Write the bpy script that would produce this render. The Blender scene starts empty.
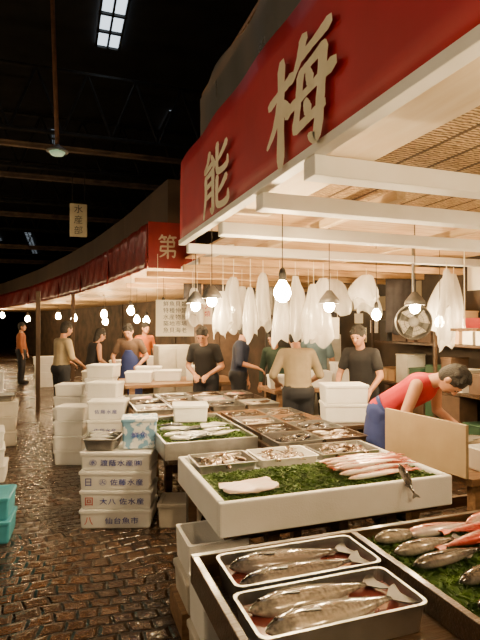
import bpy, bmesh, math, random
from mathutils import Vector, Matrix, Euler
random.seed(7)
C = bpy.context.scene.collection
rad = math.radians

# ---------------------------------------------------------------- materials
MATS = {}
def mat(name, c1, c2=None, rough=0.6, metal=0.0, scale=8.0, bump=0.0, bscale=None, emit=None, estr=0.0, stretch=(1,1,1), trans=0.0, coat=0.0, detail=4.0, contrast=(0.3,0.7)):
    if name in MATS: return MATS[name]
    m = bpy.data.materials.new(name); m.use_nodes = True
    nt = m.node_tree; b = nt.nodes['Principled BSDF']
    tc = nt.nodes.new('ShaderNodeTexCoord'); mp = nt.nodes.new('ShaderNodeMapping')
    mp.inputs['Scale'].default_value = stretch
    nt.links.new(tc.outputs['Object'], mp.inputs['Vector'])
    nz = nt.nodes.new('ShaderNodeTexNoise'); nz.inputs['Scale'].default_value = scale; nz.inputs['Detail'].default_value = detail
    nt.links.new(mp.outputs[0], nz.inputs['Vector'])
    cr = nt.nodes.new('ShaderNodeValToRGB')
    if c2 is None: c2 = tuple(x*0.8 for x in c1)
    cr.color_ramp.elements[0].position = contrast[0]; cr.color_ramp.elements[1].position = contrast[1]
    cr.color_ramp.elements[0].color = (*c2, 1); cr.color_ramp.elements[1].color = (*c1, 1)
    nt.links.new(nz.outputs['Fac'], cr.inputs['Fac'])
    nt.links.new(cr.outputs['Color'], b.inputs['Base Color'])
    b.inputs['Roughness'].default_value = rough; b.inputs['Metallic'].default_value = metal
    if coat: b.inputs['Coat Weight'].default_value = coat; b.inputs['Coat Roughness'].default_value = 0.15
    if trans: b.inputs['Transmission Weight'].default_value = trans
    if bump:
        n2 = nt.nodes.new('ShaderNodeTexNoise'); n2.inputs['Scale'].default_value = bscale or scale*3
        nt.links.new(mp.outputs[0], n2.inputs['Vector'])
        bp = nt.nodes.new('ShaderNodeBump'); bp.inputs['Strength'].default_value = bump; bp.inputs['Distance'].default_value = 0.01
        nt.links.new(n2.outputs['Fac'], bp.inputs['Height']); nt.links.new(bp.outputs[0], b.inputs['Normal'])
    if emit:
        b.inputs['Emission Color'].default_value = (*emit, 1); b.inputs['Emission Strength'].default_value = estr
    MATS[name] = m
    return m

def fish_mat(name, back, side, belly, H, rough=0.25, spots=0.5):
    m = bpy.data.materials.new(name); m.use_nodes = True
    nt = m.node_tree; b = nt.nodes['Principled BSDF']
    tc = nt.nodes.new('ShaderNodeTexCoord'); sp = nt.nodes.new('ShaderNodeSeparateXYZ')
    nt.links.new(tc.outputs['Object'], sp.inputs[0])
    nz = nt.nodes.new('ShaderNodeTexNoise'); nz.inputs['Scale'].default_value = 60; nz.inputs['Detail'].default_value = 6
    nt.links.new(tc.outputs['Object'], nz.inputs['Vector'])
    mr = nt.nodes.new('ShaderNodeMapRange'); mr.inputs[1].default_value = -H; mr.inputs[2].default_value = H
    nt.links.new(sp.outputs['Y'], mr.inputs[0])
    ad = nt.nodes.new('ShaderNodeMath'); ad.operation = 'MULTIPLY_ADD'; ad.inputs[1].default_value = spots
    nt.links.new(nz.outputs['Fac'], ad.inputs[0])
    sb = nt.nodes.new('ShaderNodeMath'); sb.operation = 'SUBTRACT'; sb.inputs[1].default_value = spots*0.5
    nt.links.new(mr.outputs[0], ad.inputs[2]); nt.links.new(ad.outputs[0], sb.inputs[0])
    cr = nt.nodes.new('ShaderNodeValToRGB'); e = cr.color_ramp.elements
    e[0].position = 0.15; e[0].color = (*belly, 1); e[1].position = 0.75; e[1].color = (*back, 1)
    k = e.new(0.45); k.color = (*side, 1)
    nt.links.new(sb.outputs[0], cr.inputs[0]); nt.links.new(cr.outputs[0], b.inputs['Base Color'])
    b.inputs['Roughness'].default_value = rough; b.inputs['Metallic'].default_value = 0.35; b.inputs['Coat Weight'].default_value = 1.0; b.inputs['Coat Roughness'].default_value = 0.08
    vo = nt.nodes.new('ShaderNodeTexVoronoi'); vo.inputs['Scale'].default_value = 130
    nt.links.new(tc.outputs['Object'], vo.inputs['Vector'])
    bp = nt.nodes.new('ShaderNodeBump'); bp.inputs['Strength'].default_value = 0.15; bp.inputs['Distance'].default_value = 0.002
    nt.links.new(vo.outputs['Distance'], bp.inputs['Height']); nt.links.new(bp.outputs[0], b.inputs['Normal'])
    return m

def floor_mat():
    m = bpy.data.materials.new('wet_cobbles'); m.use_nodes = True
    nt = m.node_tree; b = nt.nodes['Principled BSDF']; L = nt.links.new
    tc = nt.nodes.new('ShaderNodeTexCoord')
    nz = nt.nodes.new('ShaderNodeTexNoise'); nz.inputs['Scale'].default_value = 1.4
    L(tc.outputs['Object'], nz.inputs['Vector'])
    mix = nt.nodes.new('ShaderNodeMixRGB'); mix.blend_type = 'ADD'; mix.inputs[0].default_value = 0.26
    L(tc.outputs['Object'], mix.inputs[1]); L(nz.outputs['Color'], mix.inputs[2])
    br = nt.nodes.new('ShaderNodeTexBrick'); br.inputs['Scale'].default_value = 1.0
    br.inputs['Brick Width'].default_value = 0.13; br.inputs['Row Height'].default_value = 0.11
    br.inputs['Mortar Size'].default_value = 0.02; br.inputs['Mortar Smooth'].default_value = 1.0
    br.inputs['Color1'].default_value = (0.09, 0.047, 0.024, 1); br.inputs['Color2'].default_value = (0.04, 0.022, 0.012, 1)
    br.inputs['Mortar'].default_value = (0.012, 0.007, 0.004, 1)
    L(mix.outputs[0], br.inputs['Vector'])
    L(br.outputs['Color'], b.inputs['Base Color'])
    n2 = nt.nodes.new('ShaderNodeTexNoise'); n2.inputs['Scale'].default_value = 14; n2.inputs['Detail'].default_value = 3
    L(tc.outputs['Object'], n2.inputs['Vector'])
    ma = nt.nodes.new('ShaderNodeMath'); ma.operation = 'MULTIPLY_ADD'; ma.inputs[1].default_value = 0.8
    inv = nt.nodes.new('ShaderNodeMath'); inv.operation = 'SUBTRACT'; inv.inputs[0].default_value = 1.0
    L(br.outputs['Fac'], inv.inputs[1]); L(n2.outputs['Fac'], ma.inputs[0]); L(inv.outputs[0], ma.inputs[2])
    bp = nt.nodes.new('ShaderNodeBump'); bp.inputs['Strength'].default_value = 0.8; bp.inputs['Distance'].default_value = 0.025
    L(ma.outputs[0], bp.inputs['Height']); L(bp.outputs[0], b.inputs['Normal'])
    n3 = nt.nodes.new('ShaderNodeTexNoise'); n3.inputs['Scale'].default_value = 1.5
    L(tc.outputs['Object'], n3.inputs['Vector'])
    mr = nt.nodes.new('ShaderNodeMapRange'); mr.inputs[3].default_value = 0.14; mr.inputs[4].default_value = 0.36
    L(n3.outputs['Fac'], mr.inputs[0]); L(mr.outputs[0], b.inputs['Roughness'])
    b.inputs['Specular IOR Level'].default_value = 0.9
    return m

def reed_mat():
    m = bpy.data.materials.new('reed_screen'); m.use_nodes = True
    nt = m.node_tree; b = nt.nodes['Principled BSDF']; L = nt.links.new
    tc = nt.nodes.new('ShaderNodeTexCoord')
    w = nt.nodes.new('ShaderNodeTexWave'); w.bands_direction = 'Y'; w.inputs['Scale'].default_value = 13; w.inputs['Distortion'].default_value = 4; w.inputs['Detail'].default_value = 5; w.inputs['Detail Scale'].default_value = 2.5
    L(tc.outputs['Object'], w.inputs['Vector'])
    nz = nt.nodes.new('ShaderNodeTexNoise'); nz.inputs['Scale'].default_value = 9; nz.inputs['Detail'].default_value = 10
    mp = nt.nodes.new('ShaderNodeMapping'); mp.inputs['Scale'].default_value = (1.5, 7, 1)
    L(tc.outputs['Object'], mp.inputs[0]); L(mp.outputs[0], nz.inputs['Vector'])
    mx = nt.nodes.new('ShaderNodeMath'); mx.operation = 'MULTIPLY'; L(w.outputs['Fac'], mx.inputs[0]); L(nz.outputs['Fac'], mx.inputs[1])
    w2 = nt.nodes.new('ShaderNodeTexWave'); w2.bands_direction = 'X'; w2.inputs['Scale'].default_value = 1.6; w2.inputs['Distortion'].default_value = .4
    L(tc.outputs['Object'], w2.inputs['Vector'])
    gt = nt.nodes.new('ShaderNodeMath'); gt.operation = 'GREATER_THAN'; gt.inputs[1].default_value = .96; L(w2.outputs['Fac'], gt.inputs[0])
    cr = nt.nodes.new('ShaderNodeValToRGB'); cr.color_ramp.elements[0].color = (0.13, 0.07, 0.025, 1); cr.color_ramp.elements[1].color = (0.78, 0.53, 0.26, 1); cr.color_ramp.elements[1].position = 0.45
    L(mx.outputs[0], cr.inputs[0])
    mc = nt.nodes.new('ShaderNodeMixRGB'); mc.inputs[2].default_value = (.12, .07, .03, 1); L(gt.outputs[0], mc.inputs[0]); L(cr.outputs[0], mc.inputs[1]); L(mc.outputs[0], b.inputs['Base Color'])
    bp = nt.nodes.new('ShaderNodeBump'); bp.inputs['Strength'].default_value = 1.0; bp.inputs['Distance'].default_value = 0.015
    L(w.outputs['Fac'], bp.inputs['Height']); L(bp.outputs[0], b.inputs['Normal'])
    b.inputs['Roughness'].default_value = 0.75
    return m

def plastic_mat(name, col, alpha=0.55, var=.2, bump=1.0, gl=.15, scale=7):
    m = bpy.data.materials.new(name); m.use_nodes = True
    nt = m.node_tree; L = nt.links.new
    for n in list(nt.nodes):
        if n.type != 'OUTPUT_MATERIAL': nt.nodes.remove(n)
    out = [n for n in nt.nodes if n.type == 'OUTPUT_MATERIAL'][0]
    d = nt.nodes.new('ShaderNodeBsdfDiffuse'); t = nt.nodes.new('ShaderNodeBsdfTranslucent'); g = nt.nodes.new('ShaderNodeBsdfGlossy'); tr = nt.nodes.new('ShaderNodeBsdfTransparent')
    for n in (d, t): n.inputs[0].default_value = (*col, 1)
    g.inputs['Roughness'].default_value = 0.25
    m1 = nt.nodes.new('ShaderNodeMixShader'); m1.inputs[0].default_value = 0.5; L(d.outputs[0], m1.inputs[1]); L(t.outputs[0], m1.inputs[2])
    m2 = nt.nodes.new('ShaderNodeMixShader'); m2.inputs[0].default_value = gl; L(m1.outputs[0], m2.inputs[1]); L(g.outputs[0], m2.inputs[2])
    tc = nt.nodes.new('ShaderNodeTexCoord'); nz = nt.nodes.new('ShaderNodeTexNoise'); nz.inputs['Scale'].default_value = scale; nz.inputs['Detail'].default_value = 2
    mp = nt.nodes.new('ShaderNodeMapping'); mp.inputs['Scale'].default_value = (1.6, 1.6, .5)
    L(tc.outputs['Object'], mp.inputs[0]); L(mp.outputs[0], nz.inputs['Vector'])
    mr = nt.nodes.new('ShaderNodeMapRange'); mr.inputs[1].default_value = .3; mr.inputs[2].default_value = .7; mr.inputs[3].default_value = alpha-var; mr.inputs[4].default_value = min(1, alpha+var); L(nz.outputs['Fac'], mr.inputs[0])
    m3 = nt.nodes.new('ShaderNodeMixShader'); L(mr.outputs[0], m3.inputs[0]); L(tr.outputs[0], m3.inputs[1]); L(m2.outputs[0], m3.inputs[2])
    bp = nt.nodes.new('ShaderNodeBump'); bp.inputs['Strength'].default_value = bump; bp.inputs['Distance'].default_value = .04; L(nz.outputs['Fac'], bp.inputs['Height'])
    L(bp.outputs[0], d.inputs['Normal']); L(bp.outputs[0], g.inputs['Normal'])
    L(m3.outputs[0], out.inputs[0])
    return m

FOAM = mat('styrofoam', (0.93, 0.925, 0.91), (0.84, 0.83, 0.8), 0.65, scale=5, bump=0.15, bscale=120)
FOAMD = mat('styrofoam_dirty', (0.66, 0.62, 0.55), (0.46, 0.42, 0.35), 0.7, scale=4, bump=0.15, bscale=120)
WHITEP = mat('white_paint', (0.93, 0.92, 0.89), (0.84, 0.81, 0.75), 0.5, scale=4, stretch=(1,1,1), bump=0.1)
WOODL = mat('light_wood', (0.72, 0.48, 0.24), (0.42, 0.25, 0.11), 0.6, scale=3, stretch=(1,14,14), bump=0.2)
WOODLY = mat('light_wood_lengthwise', (0.8, 0.62, 0.38), (0.6, 0.42, 0.22), 0.6, scale=3, stretch=(14,1,14), bump=0.2)
WOODM = mat('mid_wood', (0.33, 0.19, 0.09), (0.16, 0.085, 0.04), 0.5, scale=3, stretch=(1,12,12), bump=0.3)
WOODD = mat('dark_wet_wood', (0.075, 0.042, 0.022), (0.03, 0.018, 0.011), 0.35, scale=3, stretch=(1,12,12), bump=0.4, coat=0.3)
WOODK = mat('sooty_boards', (0.09, 0.052, 0.03), (0.05, 0.03, 0.018), 0.75, scale=1.2)
CREAM = mat('cream_board', (0.92, 0.8, 0.6), (0.8, 0.64, 0.42), 0.6, scale=2, stretch=(8,1,1))
STEEL = mat('stainless_steel', (0.5, 0.5, 0.49), (0.36, 0.36, 0.35), 0.36, metal=0.95, scale=10, bump=0.05)
DSTEEL = mat('dull_metal', (0.25, 0.24, 0.23), (0.12, 0.115, 0.11), 0.5, metal=0.7, scale=10)
FANM = mat('fan_grey', (0.2, 0.19, 0.17), (0.12, 0.115, 0.1), 0.4, scale=10, metal=.4)
GIRD = mat('rusty_painted_steel', (0.16, 0.1, 0.06), (0.06, 0.04, 0.03), 0.7, scale=5)
BLACKM = mat('black_metal', (0.03, 0.028, 0.025), (0.015, 0.014, 0.013), 0.6, metal=0.3)
ROOFM = mat('sooty_roof', (0.018, 0.016, 0.015), (0.008, 0.007, 0.007), 0.9, scale=2)
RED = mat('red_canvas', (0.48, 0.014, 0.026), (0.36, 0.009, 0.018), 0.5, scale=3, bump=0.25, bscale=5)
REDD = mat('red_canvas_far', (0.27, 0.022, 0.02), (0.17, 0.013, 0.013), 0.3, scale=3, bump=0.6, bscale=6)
LETTER = mat('white_lettering', (0.88, 0.8, 0.62), (0.78, 0.7, 0.5), 0.6)
LETTERD = mat('dim_lettering', (0.5, 0.42, 0.32), (0.42, 0.35, 0.26), 0.6)
INKB = mat('blue_ink', (0.015, 0.05, 0.42), (0.015, 0.045, 0.36), 0.6)
INKR = mat('red_ink', (0.55, 0.03, 0.03), (0.5, 0.03, 0.03), 0.6)
INKK = mat('black_ink', (0.02, 0.02, 0.02), (0.015, 0.015, 0.015), 0.6)
PAPER = mat('paper', (0.88, 0.84, 0.74), (0.8, 0.74, 0.62), 0.8, scale=3)
PAPERD = mat('aged_signboard', (0.36, 0.32, 0.22), (0.27, 0.23, 0.16), 0.8, scale=3)  # cream darkened in the colour itself so the hanging sign looks dimly lit
CARD = mat('cardboard', (0.5, 0.33, 0.17), (0.42, 0.26, 0.13), 0.8, scale=4, bump=0.1)
BOARD = mat('worn_plywood_board', (0.4, 0.3, 0.17), (0.27, 0.19, 0.1), 0.65, scale=3, stretch=(1,4,1), bump=0.2)
ICE = mat('crushed_ice', (0.8, 0.82, 0.82), (0.5, 0.52, 0.53), 0.3, scale=40, bump=0.8, bscale=60)
WATER = mat('bloody_water', (0.13, 0.02, 0.02), (0.24, 0.06, 0.045), 0.06, scale=4, coat=1.0)
GRASS = mat('green_leaves', (0.09, 0.17, 0.02), (0.03, 0.07, 0.01), 0.55, scale=12)
REDPL = mat('red_plastic', (0.5, 0.03, 0.02), (0.4, 0.02, 0.02), 0.4)
BLUEPL = mat('turquoise_plastic', (0.08, 0.42, 0.55), (0.05, 0.3, 0.42), 0.4)
GREYP = mat('grey_enamel', (0.5, 0.48, 0.42), (0.4, 0.38, 0.33), 0.5)
SKIN = mat('skin', (0.5, 0.26, 0.15), (0.42, 0.2, 0.11), 0.5, scale=10)
EYEW = mat('eye_dark', (0.03, 0.02, 0.015), (0.02, 0.015, 0.01), 0.2)
LIPS = mat('lips', (0.35, 0.12, 0.09), (0.3, 0.1, 0.08), 0.5)
HAIRM = mat('black_hair', (0.012, 0.01, 0.009), (0.022, 0.018, 0.016), 0.75, scale=60, bump=.8, bscale=90)
SKY = mat('skylight_glass', (0.5, 0.6, 0.7), (0.4, 0.5, 0.6), 0.3, emit=(0.72, 0.84, 0.95), estr=2.2)
SKYD = mat('dim_skylight_glass', (0.3, 0.35, 0.4), (0.05, 0.06, 0.07), 0.3, emit=(0.6, 0.7, 0.8), estr=.5)
LAMPG = mat('green_lamp', (0.4, 0.5, 0.4), (0.35, 0.45, 0.35), 0.3, emit=(0.4, 0.75, 0.45), estr=0.4)
WARM = (1.0, 0.7, 0.36)
BULB = mat('lit_bulb', (1, 0.85, 0.6), (1, 0.85, 0.6), 0.3, emit=WARM, estr=760)
BULBF = mat('lit_bulb_far', (1, 0.85, 0.6), (1, 0.85, 0.6), 0.3, emit=WARM, estr=300)
REED = reed_mat(); FLOORM = floor_mat()
PLAST = plastic_mat('white_plastic_bag', (0.9, 0.88, 0.83), 0.68, .2, .5, .12, 6)
PLASTG = plastic_mat('grey_plastic_sheet', (0.6, 0.6, 0.6), 0.45, .05, .1, .15, 2)

# ---------------------------------------------------------------- helpers
def finish(name, bm, m, parent=None, bevel=0.0, smooth=False, loc=(0,0,0), rot=(0,0,0)):
    bmesh.ops.recalc_face_normals(bm, faces=bm.faces)
    me = bpy.data.meshes.new(name); bm.to_mesh(me); bm.free()
    if smooth:
        for p in me.polygons: p.use_smooth = True
    if m: me.materials.append(m)
    o = bpy.data.objects.new(name, me); C.objects.link(o)
    o.location = loc; o.rotation_euler = rot
    if parent: o.parent = parent
    if bevel:
        b = o.modifiers.new('Bevel', 'BEVEL'); b.width = bevel; b.segments = 2; b.limit_method = 'ANGLE'
    return o
def empty(name, loc=(0,0,0), rot=(0,0,0)):
    e = bpy.data.objects.new(name, None); e.empty_display_size = 0.1; C.objects.link(e)
    e.location = loc; e.rotation_euler = rot
    return e
def tag(o, label, cat, group=None, kind=None):
    o['label'] = label; o['category'] = cat
    if group: o['group'] = group
    if kind: o['kind'] = kind
    return o
def struct(o, label=None):
    o['kind'] = 'structure'
    o['label'] = label or o.name.replace('_', ' '); o['category'] = o.name.split('_')[0]
    return o
def bbox(bm, x0, x1, y0, y1, z0, z1):
    v = [bm.verts.new((x, y, z)) for z in (z0, z1) for y in (y0, y1) for x in (x0, x1)]
    for f in ((0,1,3,2),(4,6,7,5),(0,4,5,1),(2,3,7,6),(0,2,6,4),(1,5,7,3)): bm.faces.new([v[i] for i in f])
def boxobj(name, x0, x1, y0, y1, z0, z1, m, bevel=0.003, parent=None):
    bm = bmesh.new(); cx, cy = (x0+x1)/2, (y0+y1)/2
    bbox(bm, x0-cx, x1-cx, y0-cy, y1-cy, 0, z1-z0)
    return finish(name, bm, m, parent, bevel, loc=(cx, cy, z0))
def rrect(w, d, r, n=4):
    pts = []
    r = min(r, w/2-1e-4, d/2-1e-4)
    for cx, cy, a0 in ((w/2-r, d/2-r, 0), (-w/2+r, d/2-r, 90), (-w/2+r, -d/2+r, 180), (w/2-r, -d/2+r, 270)):
        for i in range(n+1):
            a = rad(a0+90*i/n); pts.append((cx+r*math.cos(a), cy+r*math.sin(a)))
    return pts
def loft(bm, rings, cap0=True, cap1=True):
    vs = [[bm.verts.new(p) for p in r] for r in rings]
    n = len(vs[0])
    for a, b in zip(vs, vs[1:]):
        for i in range(n):
            bm.faces.new((a[i], a[(i+1) % n], b[(i+1) % n], b[i]))
    if cap0: bm.faces.new(vs[0][::-1])
    if cap1: bm.faces.new(vs[-1])
def tray_bm(bm, w, d, h, t=0.004, flare=0.02, r=0.03, lip=0.012, base=None):
    base = base if base is not None else t
    def R(ww, dd, z, rr): return [(x, y, z) for x, y in rrect(ww, dd, max(rr, 0.002))]
    loft(bm, [R(w-2*lip-2*flare, d-2*lip-2*flare, 0, r), R(w-2*lip, d-2*lip, h-0.004, r), R(w, d, h-0.004, r+lip/2), R(w, d, h, r+lip/2),
              R(w-2*lip-2*t, d-2*lip-2*t, h, r), R(w-2*lip-2*flare-2*t, d-2*lip-2*flare-2*t, base, r)])
def tray(name, loc, w, d, h, m, label, cat='tray', yaw=0, group=None, **k):
    bm = bmesh.new(); tray_bm(bm, w, d, h, **k)
    o = finish(name, bm, m, loc=loc, rot=(0, 0, yaw))
    return tag(o, label, cat, group)
def cyl(bm, p0, p1, r0, r1=None, n=12, caps=True):
    r1 = r0 if r1 is None else r1
    p0 = Vector(p0); p1 = Vector(p1); d = (p1-p0).normalized()
    a = Vector((1,0,0)) if abs(d.x) < 0.9 else Vector((0,1,0))
    u = d.cross(a).normalized(); v = d.cross(u)
    loft(bm, [[p+r*(math.cos(2*math.pi*i/n)*u+math.sin(2*math.pi*i/n)*v) for i in range(n)] for p, r in ((p0, r0), (p1, r1))], caps, caps)
def revolve(bm, prof, n=16, cap=True, c=(0,0,0)):
    loft(bm, [[(c[0]+r*math.cos(2*math.pi*i/n), c[1]+r*math.sin(2*math.pi*i/n), c[2]+z) for i in range(n)] for r, z in prof], cap, cap)

def text_obj(name, body, size, m, parent, loc, rot, bold=0.0, sx=1.0, sy=1.0, extr=0.0008):
    cu = bpy.data.curves.new('t', 'FONT'); cu.body = body; cu.size = size; cu.align_x = 'CENTER'; cu.align_y = 'CENTER'
    cu.extrude = extr; cu.offset = bold; cu.resolution_u = 3; cu.space_character = 1.1
    o = bpy.data.objects.new('t', cu); C.objects.link(o)
    dg = bpy.context.evaluated_depsgraph_get(); dg.update()
    me = bpy.data.meshes.new_from_object(o.evaluated_get(dg))
    C.objects.unlink(o); bpy.data.objects.remove(o)
    for v in me.vertices: v.co.x *= sx; v.co.y *= sy
    me.name = name; me.materials.clear(); me.materials.append(m)
    t = bpy.data.objects.new(name, me); C.objects.link(t)
    t.location = loc; t.rotation_euler = rot
    if parent: t.parent = parent
    return t

def brush_char(strokes, w, h, m, parent, loc, rot, bw=.05):
    bm = bmesh.new(); z = 0
    for st in strokes:
        z += .0006
        pts = []
        P = [Vector((p[0], p[1])) for p in st]; Wd = [p[2] for p in st]
        for i in range(len(P)-1):
            p0 = P[max(i-1, 0)]; p1 = P[i]; p2 = P[i+1]; p3 = P[min(i+2, len(P)-1)]
            for k in range(6):
                t = k/6
                q = .5*((2*p1)+(-p0+p2)*t+(2*p0-5*p1+4*p2-p3)*t*t+(-p0+3*p1-3*p2+p3)*t**3)
                pts.append((q, Wd[i]+(Wd[i+1]-Wd[i])*t))
        pts.append((P[-1], Wd[-1]))
        L_, R_ = [], []
        for i, (q, wd) in enumerate(pts):
            a = pts[max(i-1, 0)][0]; b = pts[min(i+1, len(pts)-1)][0]; d = (b-a).normalized(); nn = Vector((-d.y, d.x))
            endk = .55 if i in (0, len(pts)-1) else 1
            hw = bw*wd*endk*.5*(1+.06*math.sin(i*2.3+q.x*20))
            if i == 0: q = q-d*bw*wd*.25
            if i == len(pts)-1: q = q+d*bw*wd*.25
            for lst, sg in ((L_, 1), (R_, -1)):
                v = q+nn*hw*sg; lst.append(bm.verts.new(((v.x-.5)*w, (v.y-.5)*h, z)))
        for i in range(len(L_)-1): bm.faces.new((L_[i], L_[i+1], R_[i+1], R_[i]))
    for f in bm.faces:
        f.normal_update()
        if f.normal.z < 0: f.normal_flip()
    me = bpy.data.meshes.new('character'); bm.to_mesh(me); bm.free(); me.materials.append(m)
    o = bpy.data.objects.new('character', me); C.objects.link(o); o.parent = parent; o.location = loc; o.rotation_euler = rot
    return o
UME = [[(.02,.68,1.3),(.22,.72,1),(.42,.76,1.5)], [(.25,1.0,1.6),(.235,.5,1.3),(.23,.0,1.7)], [(.22,.66,1.2),(.13,.42,1.1),(-.02,.26,.6)], [(.26,.6,.8),(.32,.53,1.2),(.38,.43,1.6)],
       [(.62,1.0,1.6),(.55,.84,1.2),(.43,.70,.6)], [(.54,.84,1.2),(.75,.86,1),(.97,.89,1.5)],
       [(.58,.70,1.4),(.54,.45,1.1),(.49,.21,1.3)], [(.49,.21,1.2),(.7,.23,1),(.9,.25,1.2)], [(.57,.69,1.0),(.75,.71,1),(.9,.73,1.4)], [(.9,.73,1.5),(.87,.4,1.3),(.81,.03,1.5),(.70,.08,.5)],
       [(.40,.45,1.3),(.7,.48,.9),(1.03,.51,1.6)], [(.69,.66,.8),(.73,.54,1.4)], [(.66,.40,.8),(.70,.29,1.4)]]
NO = [[(.28,1.0,1.5),(.20,.86,1.1),(.09,.76,1.1),(.25,.77,1),(.42,.81,1.1)], [(.36,.92,.8),(.42,.83,1.1),(.48,.72,1.6)],
      [(.13,.65,1.4),(.13,.35,1.2),(.04,.0,.7)], [(.13,.64,1.0),(.3,.65,1),(.42,.67,1.3)], [(.43,.67,1.5),(.43,.35,1.3),(.42,.04,1.4),(.32,.09,.5)], [(.15,.47,1),(.4,.49,1)], [(.15,.30,1),(.4,.32,1)],
      [(.93,.90,1.5),(.78,.81,1.1),(.62,.75,.7)], [(.61,1.0,1.5),(.60,.75,1.2),(.62,.59,1.2),(.78,.55,1.2),(.95,.57,1.3),(.97,.68,.5)],
      [(.93,.40,1.5),(.78,.31,1.1),(.62,.25,.7)], [(.61,.49,1.5),(.60,.25,1.2),(.62,.08,1.2),(.78,.03,1.2),(.97,.05,1.4),(.99,.18,.5)]]
DAI = [[(.22,1.0,1.2),(.14,.88,1),(.04,.8,.6)], [(.18,.9,1),(.44,.91,1.2)], [(.28,.88,.8),(.34,.8,1.3)], [(.62,1.0,1.2),(.56,.88,1),(.48,.82,.6)], [(.6,.9,1),(.94,.92,1.2)], [(.74,.89,.8),(.8,.8,1.3)],
       [(.12,.70,1),(.5,.71,1),(.84,.72,1.2)], [(.84,.72,1.2),(.83,.6,1),(.82,.5,1)], [(.14,.5,1),(.82,.51,1)], [(.15,.5,1.2),(.13,.4,1),(.12,.3,1.1)], [(.12,.3,1),(.5,.31,1),(.88,.32,1.2)], [(.88,.32,1.2),(.87,.16,1),(.82,.05,1.1),(.72,.09,.5)], [(.5,.82,1.2),(.5,.4,1),(.5,-.02,1.4)], [(.47,.3,1.1),(.3,.14,1),(.08,.03,.6)]]

def copy_thing(src, loc, rot=None, scale=None, group=None):
    n = src.copy(); C.objects.link(n)
    n.location = loc
    if rot is not None: n.rotation_euler = rot
    if scale is not None: n.scale = (scale,)*3
    for ch in src.children:
        c2 = ch.copy(); C.objects.link(c2); c2.parent = n; c2.matrix_parent_inverse = ch.matrix_parent_inverse
    if group: n['group'] = group
    return n

# ---------------------------------------------------------------- foam boxes
def foam_box(loc, w, d, h, label, yaw=0, text=None, ink=None, lid=True, group='white foam fish boxes', m=None, mark=None, tsize=.3, mink=None):
    m = m or FOAM
    root = empty('foam_box', loc, (0, 0, yaw)); tag(root, label, 'box', group)
    bm = bmesh.new()
    hb = h-0.03 if lid else h
    def R(ww, dd, z, rr=0.018): return [(x, y, z) for x, y in rrect(ww, dd, rr)]
    loft(bm, [R(w-0.04, d-0.04, 0), R(w-0.03, d-0.03, 0.012), R(w-0.018, d-0.018, hb-0.012), R(w-0.018, d-0.018, hb), R(w-0.06, d-0.06, hb), R(w-0.065, d-0.065, 0.03)])
    finish('box_body', bm, m, root)
    if lid:
        bm = bmesh.new()
        loft(bm, [R(w-0.006, d-0.006, hb+0.001), R(w, d, hb+0.005), R(w, d, h-0.006), R(w-0.012, d-0.012, h), R(w-0.07, d-0.07, h), R(w-0.08, d-0.08, h-0.005)])
        finish('lid', bm, m, root)
    if text:
        text_obj('lettering', text, h*tsize, ink or INKB, root, (0.05 if mark else 0, -d/2+0.008, hb*0.5), (rad(90), 0, 0), bold=0.0, sx=1.2)
        if mark: text_obj('mark', mark, h*0.48, mink or INKB, root, (-w/2+0.08, -d/2+0.008, hb*0.5), (rad(90), 0, 0), bold=0.0)
    return root

# ---------------------------------------------------------------- fish
def fish_rings(L, H, T, n=14):
    prof = [(0, .06, .10), (.03, .30, .4), (.09, .60, .72), (.18, .86, .95), (.3, 1, 1), (.45, .97, .95), (.6, .78, .75), (.74, .5, .5), (.86, .26, .28), (.93, .2, .15)]
    rings = []
    for t, h, k in prof:
        rings.append([(L*(t-0.5), H*h*math.sin(2*math.pi*i/n), T*k*math.cos(2*math.pi*i/n)) for i in range(n)])
    return rings
def fin(bm, pts, th=0.002):
    a = [bm.verts.new((x, y, z+th)) for x, y, z in pts]; b = [bm.verts.new((x, y, z-th)) for x, y, z in pts]
    bm.faces.new(a); bm.faces.new(b[::-1]); n = len(a)
    for i in range(n): bm.faces.new((a[i], b[i], b[(i+1) % n], a[(i+1) % n]))
def tail_pts(L, H): return [(L*.42, H*.17, 0), (L*.5, H*.75, 0), (L*.57, H*.95, 0), (L*.53, H*.1, 0), (L*.57, -H*.95, 0), (L*.5, -H*.75, 0), (L*.42, -H*.17, 0)]
def make_fish(name, L, H, T, m, fm, label, detail=True, loc=(0,0,0), rot=(0,0,0), group=None):
    bm = bmesh.new(); loft(bm, fish_rings(L, H, T))
    if not detail: fin(bm, tail_pts(L, H))
    o = finish(name, bm, m, loc=loc, rot=rot, smooth=True); tag(o, label, 'fish', group)
    if detail:
        bm = bmesh.new(); fin(bm, tail_pts(L, H)); finish('tail_fin', bm, fm, o)
        bm = bmesh.new(); fin(bm, [(-L*.2, H*.9, 0), (-L*.12, H*1.3, 0), (L*.0, H*1.15, 0), (L*.08, H*.92, 0)], 0.0015); finish('dorsal_fin', bm, fm, o)
        bm = bmesh.new(); fin(bm, [(L*.1, -H*.8, 0), (L*.14, -H*1.2, 0), (L*.24, -H*.65, 0)], 0.0015); finish('anal_fin', bm, fm, o)
        bm = bmesh.new(); fin(bm, [(-L*.27, -H*.05, T*.98), (-L*.14, -H*.35, T*1.08), (-L*.13, -H*.05, T*1.05)], 0.0015); finish('pectoral_fin', bm, fm, o)
        bm = bmesh.new(); bmesh.ops.create_uvsphere(bm, u_segments=10, v_segments=6, radius=H*.12)
        finish('eye', bm, EYEW, o, smooth=True, loc=(-L*.42, H*.16, T*.62))
    return o

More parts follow.
